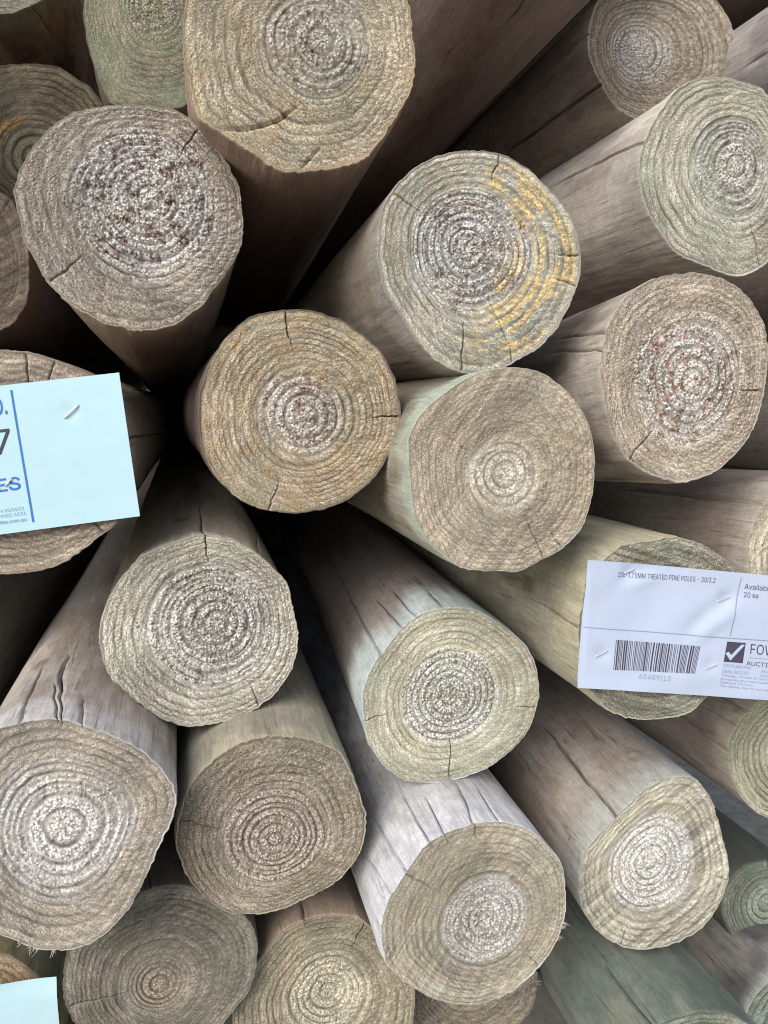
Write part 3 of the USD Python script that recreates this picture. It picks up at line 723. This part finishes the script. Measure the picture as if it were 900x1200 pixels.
pole('O', 0.548, [(683,700),(690,672),(710,655),(727,640),(760,634),(793,629),(827,640),(847,653),(862,668),(872,700),(872,745),(860,785),(830,815),(807,837),(780,843),(740,843),(713,833),(692,808),(680,770),(678,735)], ringk=0.60, label='olive green pole end carrying the stapled white auction label',
     pith=(775, 742), rings=12, heart=0.3, gran=(0.6, 0.75), early=col(140, 138, 122), late=col(96, 96, 80), heartcol=col(160, 158, 140), saw=(-18, 1.5), green=(col(131, 137, 124), 0.32),
     side=col(150, 142, 124), patch=(col(118, 108, 88), 0.4), band=(col(168, 162, 138), 0.05, 0.5), knots=[((620, 684), 0.006, col(128, 100, 84))], cracks=[((690, 738), (628, 700), 0.0006)],
     checks=[((828, 812), 0.5, 0.0012)], rag=1.5)
pole('P', 0.645, [(200,636),(240,626),(272,632),(308,654),(336,684),(346,720),(350,748),(343,784),(324,812),(300,832),(256,848),(216,852),(188,842),(160,822),(132,796),(120,772),(116,740),(124,712),(140,680),(168,650)], grooves=[0.64, 0.55, 0.45, 0.34], ringk=0.95, label='whitish crumbly pole end with thick rings, lower left of the round central one',
     pith=(254, 730), vp=(215, 464), rings=12, gam=1.28, heart=0.64, gran=(1.3, 0.95), early=col(184, 178, 164), late=col(124, 120, 108), heartcol=col(210, 202, 196), white=0.85, tips=0.55, relief=1.5,
     green=(col(163, 168, 158), 0.36), rust=(RUSTC, 0.55), side=col(136, 126, 112), patch=(col(164, 150, 132), 0.4), band=(col(170, 164, 148), 0.02, 0.6), rag=1.4, facet=0.04,
     checks=[((240, 627), 0.7, 0.0009), ((305, 826), 0.75, 0.0008)], cracks=[((300, 646), (303, 612), 0.0009), ((239, 632), (233, 590), 0.0008)],
     splits=[], streak=[([(222, 800), (196, 838)], 0.003, 0.4, col(196, 186, 168))], knots=[((212, 612), 0.0055, col(104, 92, 82))])
pole('Q', 0.616, [(520,712),(556,714),(588,732),(616,756),(630,784),(632,816),(624,848),(608,872),(580,896),(544,912),(508,918),(476,916),(452,900),(432,872),(426,840),(425,808),(440,776),(464,744),(488,722)], grooves=[0.52, 0.36], ringk=0.70, label='pale green pole end with a sharply outlined grey-white heart, just below the middle',
     pith=(528, 816), rings=13, gam=1.28, heart=0.55, hsoft=0.03, gran=(1.25, 0.45), early=col(172, 168, 146), late=col(134, 132, 112), heartcol=col(200, 196, 196), white=0.95, relief=1.0,
     green=(col(160, 169, 156), 0.40), ochre=(col(192, 166, 143), 0.21), side=col(120, 108, 102), band=(col(172, 182, 184), 0.07, 0.85), vp=(280, 478), saw=(20, 0.35),
     checks=[((528, 917), 0.5, 0.0014), ((631, 832), 0.75, 0.0010), ((426, 845), 0.75, 0.0009)], splits=[([(458, 768), (480, 780), (494, 788)], 0.0012, 0.003)],
     cracks=[((452, 772), (396, 672), 0.0013), ((490, 727), (460, 690), 0.0008), ((474, 738), (440, 700), 0.0006), ((518, 711), (500, 690), 0.0006)])
pole('R', 0.564, [(0,853),(33,845),(67,842),(100,850),(133,863),(167,880),(190,900),(203,920),(207,943),(198,972),(183,1002),(168,1036),(150,1068),(127,1092),(100,1110),(77,1114),(40,1113),(20,1104),(0,1097),(-28,1078),(-50,1040),(-60,990),(-54,930),(-30,880)], grooves=[0.6, 0.47, 0.36], ringk=0.70, label='large pole end with pinkish white heart and frayed lower rim, lower left',
     pith=(76, 969), rings=10, gam=1.4, heart=0.61, gran=(0.8, 0.45), early=col(160, 148, 134), late=col(124, 112, 98), heartcol=col(208, 196, 196), white=0.9, relief=1.3, saw=(66, 0.9),
     ochre=(col(181, 168, 145), 0.21), side=col(150, 138, 130), patch=(col(116, 102, 94), 0.45), band=(col(186, 182, 184), 0.035, 0.7),
     cracks=[((25, 845), (52, 778), 0.0009), ((63, 842), (90, 765), 0.0011), ((78, 842), (74, 800), 0.0007), ((98, 848), (97, 818), 0.0006)], knots=[((46, 778), 0.006, col(120, 104, 94))],
     fray=[((20, 1104), (78, 1114), 46, 0.006)], rag=1.6)
pole('S', 0.596, [(280,872),(310,863),(347,863),(377,870),(400,883),(413,907),(423,933),(429,953),(428,983),(421,1003),(407,1022),(390,1037),(360,1053),(327,1068),(297,1072),(267,1070),(240,1053),(220,1030),(208,1000),(207,967),(215,937),(230,910),(253,888)], vp=(215, 430), grooves=[0.57, 0.46, 0.34], label='dark grey-brown rough pole end with fine circles round its heart, low left of centre',
     pith=(323, 984), rings=13, gam=1.2, heart=0.58, gran=(0.95, 0.85), early=col(142, 130, 112), late=col(94, 86, 74), heartcol=col(166, 156, 148), white=0.6, relief=1.35,
     green=(col(130, 130, 116), 0.24), ochre=(col(164, 143, 115), 0.28), rust=(RUSTC, 0.35), side=col(138, 130, 114), band=(col(160, 152, 132), 0.02, 0.7),
     checks=[((207, 961), 0.55, 0.0012)], rag=1.8)
pole('T', 0.547, [(567,963),(593,963),(620,972),(640,990),(657,1010),(663,1035),(663,1070),(656,1097),(642,1122),(625,1142),(600,1163),(573,1175),(547,1179),(523,1176),(500,1168),(470,1148),(453,1130),(447,1103),(448,1077),(457,1053),(477,1020),(503,987),(533,972)], grooves=[0.5, 0.4, 0.3, 0.2], ringk=0.45, label='smooth olive brown pole end with small grey heart and bright lavender side, bottom centre',
     pith=(572, 1079), rings=15, gam=1.28, heart=0.48, hsoft=0.06, gran=(0.95, 0.22), early=col(140, 132, 114), late=col(112, 104, 88), heartcol=col(176, 172, 170), white=0.9, saw=(58, 0.85), relief=0.9,
     ochre=(col(193, 167, 140), 0.20), green=(col(148, 148, 134), 0.24), side=col(160, 156, 158), patch=(col(128, 118, 118), 0.5), patch2=(col(194, 194, 202), 0.45), band=(col(196, 196, 204), 0.05, 0.5), vp=(200, 440),
     checks=[((475, 1022), 0.72, 0.0012), ((631, 1131), 0.75, 0.0012), ((556, 964), 0.9, 0.0007)],
     cracks=[((473, 1017), (440, 960), 0.0010), ((502, 985), (470, 930), 0.0008), ((520, 976), (498, 930), 0.0007), ((556, 965), (535, 915), 0.0007), ((585, 963), (560, 922), 0.0006), ((455, 1040), (425, 1000), 0.0008)],
     fray=[((661, 1080), (652, 1104), 60, 0.006)],
     streak=[([(475, 1147), (520, 1125)], 0.003, 0.5, col(186, 174, 150)), ([(505, 1150), (518, 1165)], 0.012, 0.5, col(182, 186, 180)), ([(530, 1010), (580, 972)], 0.003, 0.45, col(182, 172, 142))])
pole('U', 0.585, [(808,910),(827,924),(838,946),(847,981),(855,1015),(853,1036),(843,1061),(825,1086),(797,1104),(758,1114),(729,1111),(700,1091),(682,1064),(679,1029),(684,1000),(701,979),(726,954),(751,929),(779,913)], grooves=[0.62, 0.44], ringk=0.50, label='grey-tan pole end with oval whitish heart, slanting saw lines and a long split above',
     pith=(762, 1010), rings=12, gam=1.28, heart=0.58, hsoft=0.06, gran=(0.75, 0.3), early=col(154, 148, 132), late=col(126, 118, 100), heartcol=col(186, 180, 178), white=0.85, saw=(32, 1.3),
     ochre=(col(181, 165, 134), 0.21), side=col(148, 136, 128), patch=(col(118, 102, 94), 0.4), band=(col(164, 166, 164), 0.03, 0.7), vp=(300, 478),
     cracks=[((722, 958), (632, 845), 0.0034), ((690, 905), (650, 862), 0.0009)], checks=[((855, 1030), 0.8, 0.0008), ((728, 1107), 0.8, 0.0008)],
     knots=[((744, 888), 0.006, col(164, 144, 128))], rag=1.3)
pole('V', 0.636, (934,886,80), 'olive pole end at the right edge, half hidden below the white label',
     pith=(930, 880), rings=12, gran=(0.5, 0.5), early=col(150, 148, 122), late=col(108, 108, 88), heartcol=col(170, 166, 146), green=(col(139, 144, 126), 0.32),
     side=col(142, 130, 122), patch=(col(110, 96, 90), 0.5), band=(col(170, 162, 150), 0.03, 0.6), cracks=[((858, 882), (795, 840), 0.0010), ((872, 832), (836, 812), 0.0009)], big=False)
pole('W', 0.800, (900,1063,55), ringk=0.90, label='small green pole end set far back at the right edge, near the bottom corner',
     pith=(899, 1058), rings=9, gran=(0.5, 0.55), early=col(112, 122, 106), late=col(78, 88, 78), heartcol=col(124, 148, 132), green=(col(113, 130, 118), 0.48), relief=1.3,
     side=col(84, 88, 80), cracks=[((899, 1008), (880, 965), 0.0014)], big=False, rag=1.8)
pole('X', 0.521, (825,1281,97), 'dark green stained pole side running down to the bottom edge under the split grey one',
     rings=12, gran=(0.5, 0.5), early=col(110, 116, 104), late=col(84, 92, 80), heartcol=col(124, 132, 116), green=(col(107, 124, 112), 0.48), saw=(30, 0.8),
     side=col(88, 96, 88), patch=(col(132, 128, 112), 0.3), patch2=(col(82, 92, 86), 0.4), cracks=[((760, 1195), (700, 1120), 0.0009), ((735, 1175), (705, 1140), 0.0007)],
     vp=(240, 478), big=False)
pole('Y', 0.720, (952,1210,80), 'green and brown pole end in the bottom right corner with a white-edged rim',
     rings=10, gran=(0.4, 0.5), early=col(108, 124, 110), late=col(84, 92, 82), heartcol=col(120, 110, 98), ochre=(col(123, 112, 102), 0.42), side=col(98, 94, 94), patch=(col(166, 160, 152), 0.5),
     patch2=(col(70, 70, 78), 0.5), band=(col(196, 204, 200), 0.012, 0.6), big=False)
pole('Z', 0.614, [(160,1047),(190,1038),(220,1038),(255,1050),(283,1068),(298,1090),(303,1120),(293,1160),(267,1195),(240,1225),(200,1240),(150,1238),(110,1222),(85,1198),(75,1170),(74,1138),(80,1110),(100,1080),(128,1058)], grooves=[0.6, 0.45], ringk=0.65, label='dim grey-brown ringed pole end at the bottom left, under the frayed large one',
     pith=(187, 1153), rings=16, gam=1.2, heart=0.3, gran=(0.4, 0.45), early=col(120, 112, 100), late=col(90, 82, 74), heartcol=col(140, 122, 98), white=0.5, green=(col(109, 112, 102), 0.36), ochre=(col(144, 127, 102), 0.14),
     side=col(104, 98, 86), patch=(col(84, 78, 70), 0.4), checks=[((78, 1180), 0.35, 0.0012)], cracks=[((176, 1042), (174, 1018), 0.001)],
     streak=[([(80, 1181), (130, 1168)], 0.0025, 0.6, col(160, 158, 148))])
pole('AA', 0.629, [(310,1117),(330,1092),(347,1081),(380,1072),(420,1074),(445,1098),(470,1130),(487,1162),(484,1200),(470,1240),(440,1275),(400,1290),(350,1285),(305,1265),(278,1230),(272,1185),(288,1145)], 'tan coarse-grained pole end on the bottom edge with a pale pink chipped rim',
     pith=(385, 1162), rings=13, gam=1.2, heart=0.45, gran=(0.75, 0.75), early=col(150, 136, 112), late=col(106, 96, 78), heartcol=col(180, 168, 146), white=0.55, relief=1.2,
     green=(col(131, 136, 120), 0.32), side=col(140, 122, 106), band=(col(170, 150, 132), 0.03, 0.6), checks=[((428, 1080), 0.62, 0.0014)], cracks=[((356, 1077), (352, 1052), 0.0009)],
     streak=[([(340, 1085), (356, 1108)], 0.008, 0.5, col(186, 164, 144)), ([(445, 1135), (478, 1128)], 0.006, 0.5, col(188, 176, 162))])
pole('BB', 0.690, (551,1148,80), ringk=0.50, label='grey-brown pole end peeping out low at the bottom edge beneath the olive brown one',
     rings=12, gran=(0.5, 0.5), early=col(132, 120, 104), late=col(98, 88, 76), heartcol=col(150, 138, 122), saw=(30, 0.9), side=DARKSIDE, big=False, fray=[((629, 1137), (622, 1165), 40, 0.004)])
pole('CC', 0.759, (-22,1212,97), 'rusty tan pole end in the bottom left corner behind the small blue card',
     rings=10, gran=(0.9, 0.9), early=col(150, 122, 90), late=col(110, 86, 62), heartcol=col(170, 148, 116), rust=(col(140, 94, 50), 0.6), side=col(112, 116, 100), patch=(col(84, 92, 82), 0.6),
     band=(col(140, 122, 92), 0.03, 0.6), rim=0.4, rimcol=col(176, 168, 156), big=False)
pole('DD', 0.746, (-125,800,112), 'almost black pole side in the shadow at the left edge, under the large blue card',
     side=col(112, 102, 92), big=False)
pole('EE', 0.605, (650,-137,123), 'long dark brown pole side at the top centre, running into the shadow',
     side=col(134, 114, 104), patch=(col(118, 94, 84), 0.5), cracks=[((590, 30), (614, 0), 0.001)], big=False, vp=(225, 478))
pole('FF', 0.712, (995,-150,95), 'brown underside of a pole just showing at the top right edge',
     side=col(112, 98, 86), big=False)
pole('GG', 0.694, (1000,40,84), 'grey cracked pole side in the top right corner behind the greenish end',
     side=col(140, 132, 130), patch=(col(104, 96, 96), 0.5), cracks=[((900, 62), (870, 80), 0.0014), ((898, 42), (888, 48), 0.001)], big=False)
pole('HH', 0.706, (1022,325,80), 'dark pole side at the right edge between the greenish and the crumbly pinkish ends',
     side=col(104, 90, 82), big=False)

# the stack goes on beyond the picture: these poles only shade the gaps between the ones in view
for k_, (x_, z_, d_) in enumerate([(0.087, 0.130, 1.75), (0.261, 0.562, 0.72), (0.419, 0.511, 0.73), (-0.276, 0.002, 0.7), (0.142, 0.452, 0.69), (-0.371, -0.129, 0.72), (-0.38, 0.126, 0.7), (-0.329, 0.28, 0.69), (-0.33, 0.442, 0.72), (-0.413, -0.286, 0.77), (-0.298, -0.4, 0.76), (0.022, 0.562, 0.73), (0.805, 0.287, 0.7), (0.828, 0.007, 0.7), (0.897, 0.154, 0.77), (0.92, -0.126, 0.76), (-0.161, -0.767, 0.7), (-0.319, -0.734, 0.71), (-0.37, -0.58, 0.74), (0.851, -0.272, 0.75), (0.943, -0.406, 0.77)]):
    v_ = np.array([x_, d_, z_])
    c_ = (450 + FOC * (v_ @ RGT) / (v_ @ FWD), 600 - FOC * (v_ @ UPV) / (v_ @ FWD))
    pole('extra%d' % k_, d_, (c_[0], c_[1], (0.080 if d_ < 1 else 0.050) / d_ * FOC), 'treated pole of the same stack, lying outside the picture', vp=AXIS, tilt=(0.0, 0.0), big=None)
for q in POLES:
    q.build()
BY_KEY = {q.key: q for q in POLES}


# ------------------------------------------------------------------ labels stapled to the ends
class Sheet:
    """A paper sheet lying in front of a pole's end: points are given on the photograph's grid and put on the sheet's plane."""
    def __init__(s, name, y, tilt, corners, wave, mat, label, cat, group=None, nu=90, nv=60):
        s.y, s.wave = y, wave
        c = np.array(corners, float)                    # top left, top right, bottom right, bottom left
        s.c = c
        s.n = np.array([-tilt[0], 1.0, -tilt[1]])
        s.p0 = CAM + ray(c.mean(0)) * y
        s.root = numbered('/World', name)
        s.origin = s.flat(c.mean(0)[None])[0]
        x = UsdGeom.Xform.Define(stage, s.root); x.AddTranslateOp().Set(Gf.Vec3d(*s.origin))
        tag(x.GetPrim(), label, cat, group)
        u, v = np.meshgrid(np.linspace(0, 1, nu), np.linspace(0, 1, nv))
        px = s.uv(np.stack([u.ravel(), v.ravel()], 1))
        top = s.at(px, 0.0)
        f = []
        i, j = np.meshgrid(np.arange(nv - 1), np.arange(nu - 1), indexing='ij')
        a = (i * nu + j).ravel(); b = a + 1; d = a + nu; e = d + 1
        f = np.vstack([np.stack([a, d, e], 1), np.stack([a, e, b], 1)])
        back = top + np.array([0, 0.00025, 0]); n = len(top)
        ring = np.r_[np.arange(nu), np.arange(2 * nu - 1, nv * nu, nu), np.arange(nv * nu - 2, (nv - 1) * nu - 1, -1), np.arange((nv - 2) * nu, 0, -nu)]
        r2 = np.roll(ring, -1)
        f = np.vstack([f, f[:, ::-1] + n, np.stack([ring, r2, r2 + n], 1), np.stack([ring, r2 + n, ring + n], 1)])
        put(s.root + '/sheet', np.vstack([top, back]), f, mat, smooth_normals=40)

    def uv(s, q):
        u, v = q[:, 0:1], q[:, 1:2]
        c = s.c
        px = c[0] * (1 - u) * (1 - v) + c[1] * u * (1 - v) + c[2] * u * v + c[3] * (1 - u) * v
        return px

    def flat(s, px):
        r = ray(px)
        t = ((s.p0 - CAM) @ s.n) / (r @ s.n)
        return CAM + r * t[:, None]

    def at(s, px, lift):
        p = s.flat(np.asarray(px, float))
        p = p + np.stack([np.zeros(len(p)), s.wave(np.asarray(px, float)) - lift, np.zeros(len(p))], 1)
        return p - s.origin

    def polys(s, name, polygons, mat, lift=0.0002, fine=6.0):
        """Flat printed shapes: quads on the grid, cut small enough to follow the paper."""
        V, Fc, k = [], [], 0
        for q in polygons:
            q = np.array(q, float)
            nu = max(2, int(np.hypot(*(q[1] - q[0])) / fine) + 2); nv = max(2, int(np.hypot(*(q[3] - q[0])) / fine) + 2)
            u, v = np.meshgrid(np.linspace(0, 1, nu), np.linspace(0, 1, nv)); u = u.ravel()[:, None]; v = v.ravel()[:, None]
            px = q[0] * (1 - u) * (1 - v) + q[1] * u * (1 - v) + q[2] * u * v + q[3] * (1 - u) * v
            i, j = np.meshgrid(np.arange(nv - 1), np.arange(nu - 1), indexing='ij')
            a = (i * nu + j).ravel(); b = a + 1; d = a + nu; e = d + 1
            V.append(s.at(px, lift)); Fc.append(np.vstack([np.stack([a, d, e], 1), np.stack([a, e, b], 1)]) + k); k += len(px)
        put(numbered(s.root, name), np.vstack(V), np.vstack(Fc), mat, smooth_normals=False)

    def text(s, name, words, start, end, cap, mat, bold=False, lean=(0.0, -1.0), lift=0.0002):
        """Lettering from start to end of its base line, capitals cap high along lean (all on the photograph's grid)."""
        m = meshkit.text_mesh(words, 1.0, 0.002, bold)
        v, f = np.array(m.vertices), np.array(m.faces)
        keep = (np.abs(v[f][:, :, 2] - 0.002) < 1e-6).all(1)      # only the printed face
        f = f[keep]
        start, end, lean = np.array(start, float), np.array(end, float), np.array(lean, float)
        w = v[:, 0].max()
        px = start + (end - start) * (v[:, 0:1] / w) + lean / abs(lean[1]) * cap * v[:, 1:2]
        put(numbered(s.root, name), s.at(px, lift), f, mat, smooth_normals=False)

    def staple(s, a, b, r=0.00042):
        """A staple's crown with its two bent shoulders, pressed into the paper."""
        a, b = s.at(np.array([a, b], float), 0.0)
        d = b - a; L = np.linalg.norm(d); d /= L
        path = [a + [0, 0.004, 0], a + [0, -0.0001, 0], a + d * 0.0012 + [0, -0.0009, 0], b - d * 0.0012 + [0, -0.0009, 0], b + [0, -0.0001, 0], b + [0, 0.004, 0]]
        side = np.cross(d, [0, 1.0, 0])
        V, Fc = [], []
        for k, p in enumerate(path):
            t = path[min(k + 1, 5)] - path[max(k - 1, 0)]; t = t / np.linalg.norm(t)
            up = np.cross(t, side); up /= np.linalg.norm(up)
            for q in range(8):
                an = q * math.pi / 4
                V.append(p + side * math.cos(an) * r * 1.25 + up * math.sin(an) * r)
        for k in range(5):
            for q in range(8):
                i0, i1 = k * 8 + q, k * 8 + (q + 1) % 8
                Fc += [[i0, i1, i1 + 8], [i0, i1 + 8, i0 + 8]]
        put(numbered(s.root, 'staple'), np.array(V), np.array(Fc), M_STAPLE, smooth_normals=True)


def crease(px, pts, wd):
    d, at = seg_dist(px[:, 0], px[:, 1], np.array(pts, float))
    return np.exp(-(d / wd) ** 2) * np.minimum(1, 3 * np.minimum(at, 1 - at) + 0.2)


def white_wave(px):
    x, y = px[:, 0], px[:, 1]
    w = 0.0013 * np.sin((x - 690) / 40 + (y - 700) / 70) + 0.0014 * (meshkit.noise(np.stack([x / 38, y / 30, np.zeros_like(x)], -1), 4) - 0.5)
    w = w + 0.0014 * crease(px, [(800, 745), (826, 720), (850, 704), (866, 690)], 9) - 0.0014 * crease(px, [(812, 752), (838, 730), (862, 716)], 8)
    w = w + 0.0009 * crease(px, [(722, 690), (740, 671), (770, 664)], 7) - 0.0009 * crease(px, [(738, 690), (775, 676)], 7)
    w = w + 0.0009 * crease(px, [(686, 660), (683, 740), (679, 800)], 4)
    for c in ((740, 669), (850, 702), (707, 767), (832, 779)):
        w = w + 0.0014 * np.exp(-((x - c[0]) ** 2 + (y - c[1]) ** 2) / 8.0 ** 2)
    return w - 0.0010 * smooth(860, 980, x) * 6 + 0.0016 * smooth(790, 815, y) * np.sin(x / 30)


O_ = BY_KEY['O']
W = Sheet('white_auction_label', O_.d - 0.0085, (0.03, 0.02), [(689, 656), (1010, 683), (1003, 826), (677, 806)], white_wave, M_WHITE,
          'white paper auction label with a barcode, creased and stapled to the olive green pole end', 'label', nu=130, nv=70)
W.polys('ruled_line', [[(685, 735.0), (1006, 757.3), (1006, 758.3), (685, 736.0)], [(867.6, 676), (868.7, 676), (854.7, 745), (853.6, 745)]], M_GREY)
le = (0.10, -1.0)
W.text('heading_text', '150-175MM TREATED PINE POLES - 20/3.2', (724.5, 676.5), (838, 683), 5.8, M_BLACK, lean=le)
W.text('quantity_text', 'Available for', (871.5, 690.0), (913, 693.0), 6.2, M_BLACK, lean=le)
W.text('quantity_text', '20 ea', (870.0, 699.4), (886.5, 700.6), 6.0, M_BLACK, lean=le)
bars = np.random.default_rng(65489)
tl, tr, br, bl = (np.array(q, float) for q in ((722.5, 750), (820.5, 757), (814, 789), (719.5, 785.5)))
quad, t = [], 0.0
while t < 1.0:
    w = float(bars.choice([0.007, 0.010, 0.018], p=[0.5, 0.3, 0.2])); e = min(t + w, 1.0)
    quad.append([tl + (tr - tl) * t, tl + (tr - tl) * e, bl + (br - bl) * e, bl + (br - bl) * t])
    t = e + float(bars.choice([0.008, 0.012, 0.018], p=[0.5, 0.32, 0.18]))
W.polys('barcode', quad, M_BLACK, fine=10)
W.text('barcode_number', '65489/13', (748.5, 795.5), (785, 798), 6.0, M_GREY, lean=le)
W.polys('logo', [[(850.8, 751.2), (872.4, 752.7), (868.9, 776.5), (846.4, 774.6)]], M_BLACK)
# the white tick across the logo
W.polys('logo_tick', [[(848.4, 764.6), (852.2, 763.0), (856.6, 768.6), (854.0, 773.4)], [(854.0, 773.4), (854.2, 767.8), (867.4, 754.6), (871.4, 755.2)]], M_WHITE, lift=0.0004)
W.text('company_name', 'FOWLES', (876.4, 765.3), (929, 770.2), 11.4, M_BLACK, lean=(0.10, -1.0))
W.polys('ruled_line', [[(876, 769.6), (1003, 781.0), (1003, 781.6), (876, 770.2)]], M_GREY)
W.text('company_name', 'AUCTIONS + SALES', (873, 778.8), (947, 786.5), 5.0, M_BLACK, lean=(0.10, -1.0))
for k, (a, wd, words, cp) in enumerate([((845.5, 780.3), 33, '2/18 Fowles Hwy', 3.4), ((844.5, 787.2), 31, 'Darlin, Rd 2150', 3.6), ((843.8, 791.8), 78, 'Timber, Timber & Home Building', 2.5),
                                        ((843.2, 796.0), 80, 'products are held weekly on Wed', 2.5), ((842.7, 800.0), 38, 'starting at 10:00 am.', 2.5), ((842.2, 804.0), 66, 'Full details, see for our website', 2.5),
                                        ((890.5, 788.0), 30, 'PH 9725', 3.2), ((889.5, 792.6), 40, 'www.fowles', 3.2)]):
    W.text('small_print', words, a, (a[0] + wd, a[1] + wd * 0.095), cp, M_GREY, lean=le)
for a, b in (((733.5, 672), (746, 667)), ((841, 705), (857, 699)), ((698.5, 770), (713, 762.5)), ((826, 783), (839.5, 777.5))):
    W.staple(a, b)


def cyan_wave(px):
    x, y = px[:, 0], px[:, 1]
    return 0.0007 * np.sin(y / 45.0) + 0.0006 * np.sin(x / 60.0) + 0.0009 * np.exp(-((x - 83) ** 2 + (y - 482) ** 2) / 81.0)


G_ = BY_KEY['G']
C1 = Sheet('blue_auction_card', G_.d - 0.0075, (0.02, 0.0), [(-150, 468.5), (139.5, 436.5), (164, 605), (-128, 643.5)], cyan_wave, M_CYAN,
           'large pale blue card with blue and black lettering, stapled to a pole end', 'card', nu=60, nv=40)
C1.polys('ruled_line', [[(12.0, 457.2), (14.6, 457.0), (40.2, 612.0), (37.6, 612.3)]], M_BLUE)
sl = (-0.145, -1.0)
C1.text('lot_heading', 'LOT NO.', (-62, 493.5), (9.5, 484.5), 19, M_BLUE, bold=True, lean=sl)
C1.text('lot_number', '7', (-8.5, 534.0), (15.2, 531.0), 29, M_BLACK, lean=sl)
C1.text('company_name', 'FOWLES', (-76, 586.5), (25, 573.0), 14.5, M_BLUE, bold=True, lean=sl)
C1.text('small_print', '4 05/05/23', (0.5, 601.2), (28, 597.5), 3.8, M_FAINT, lean=sl)
C1.text('small_print', '02 9005 5333', (-8.5, 608.4), (30, 603.4), 3.8, M_FAINT, lean=sl)
C1.text('small_print', 'www.fowles.com.au', (-26, 617.8), (31, 610.6), 4.0, M_FAINT, bold=True, lean=sl)
C1.staple((75.5, 490), (92, 474.5), 0.00055)
C1.staple((6, 570), (14, 560.5), 0.0005)

CC_ = BY_KEY['CC']
C2 = Sheet('blue_auction_card', CC_.d - 0.02, (0.0, 0.0), [(-60, 1158), (65.5, 1147), (75, 1262), (-55, 1275)], lambda px: 0.004 * smooth(1170, 1146, px[:, 1]) * np.sin(px[:, 0] / 34.0) - 0.002 * np.sin(px[:, 1] / 30.0), M_CYAN,
           'blank corner of a pale blue card in front of the rusty tan pole end', 'card', nu=40, nv=40)

# ------------------------------------------------------------------ a loose splinter on a pole's side
Q_ = BY_KEY['Q']


def side_point(P, p, lift):
    th, y = P.side_at(p)
    r = P.radius(P.cen, np.array([th]))[0] + lift
    return P.origin + np.array([P.cen[0] + r * math.cos(th), y, P.cen[1] + r * math.sin(th)]) @ P.M


a, b = side_point(Q_, (446, 690), 0.0012), side_point(Q_, (483, 661), 0.0030)
mid = (a + b) / 2 + [0.0, 0.0, 0.0015]
root = numbered('/World', 'wood_splinter')
V, Fc = [], []
pts = [a, a * 0.7 + mid * 0.3, mid, mid * 0.3 + b * 0.7, b]
d = (b - a) / np.linalg.norm(b - a); s1 = np.cross(d, [0, 0, 1.0]); s1 /= np.linalg.norm(s1); s2 = np.cross(s1, d)
for k, p in enumerate(pts):
    r = (0.0004, 0.0010, 0.0013, 0.0009, 0.0003)[k]
    for q in range(6):
        V.append(p - mid + s1 * r * math.cos(q * math.pi / 3) + s2 * r * 0.7 * math.sin(q * math.pi / 3))
for k in range(4):
    for q in range(6):
        i0, i1 = k * 6 + q, k * 6 + (q + 1) % 6
        Fc += [[i0, i1 + 6, i1], [i0, i0 + 6, i1 + 6]]
sp = put(root, np.array(V), np.array(Fc), M_FIBRE)
UsdGeom.Xformable(sp).AddTranslateOp().Set(Gf.Vec3d(*mid))
tag(sp.GetPrim(), 'thin brown wood splinter lying on the side of the pale green pole', 'splinter')
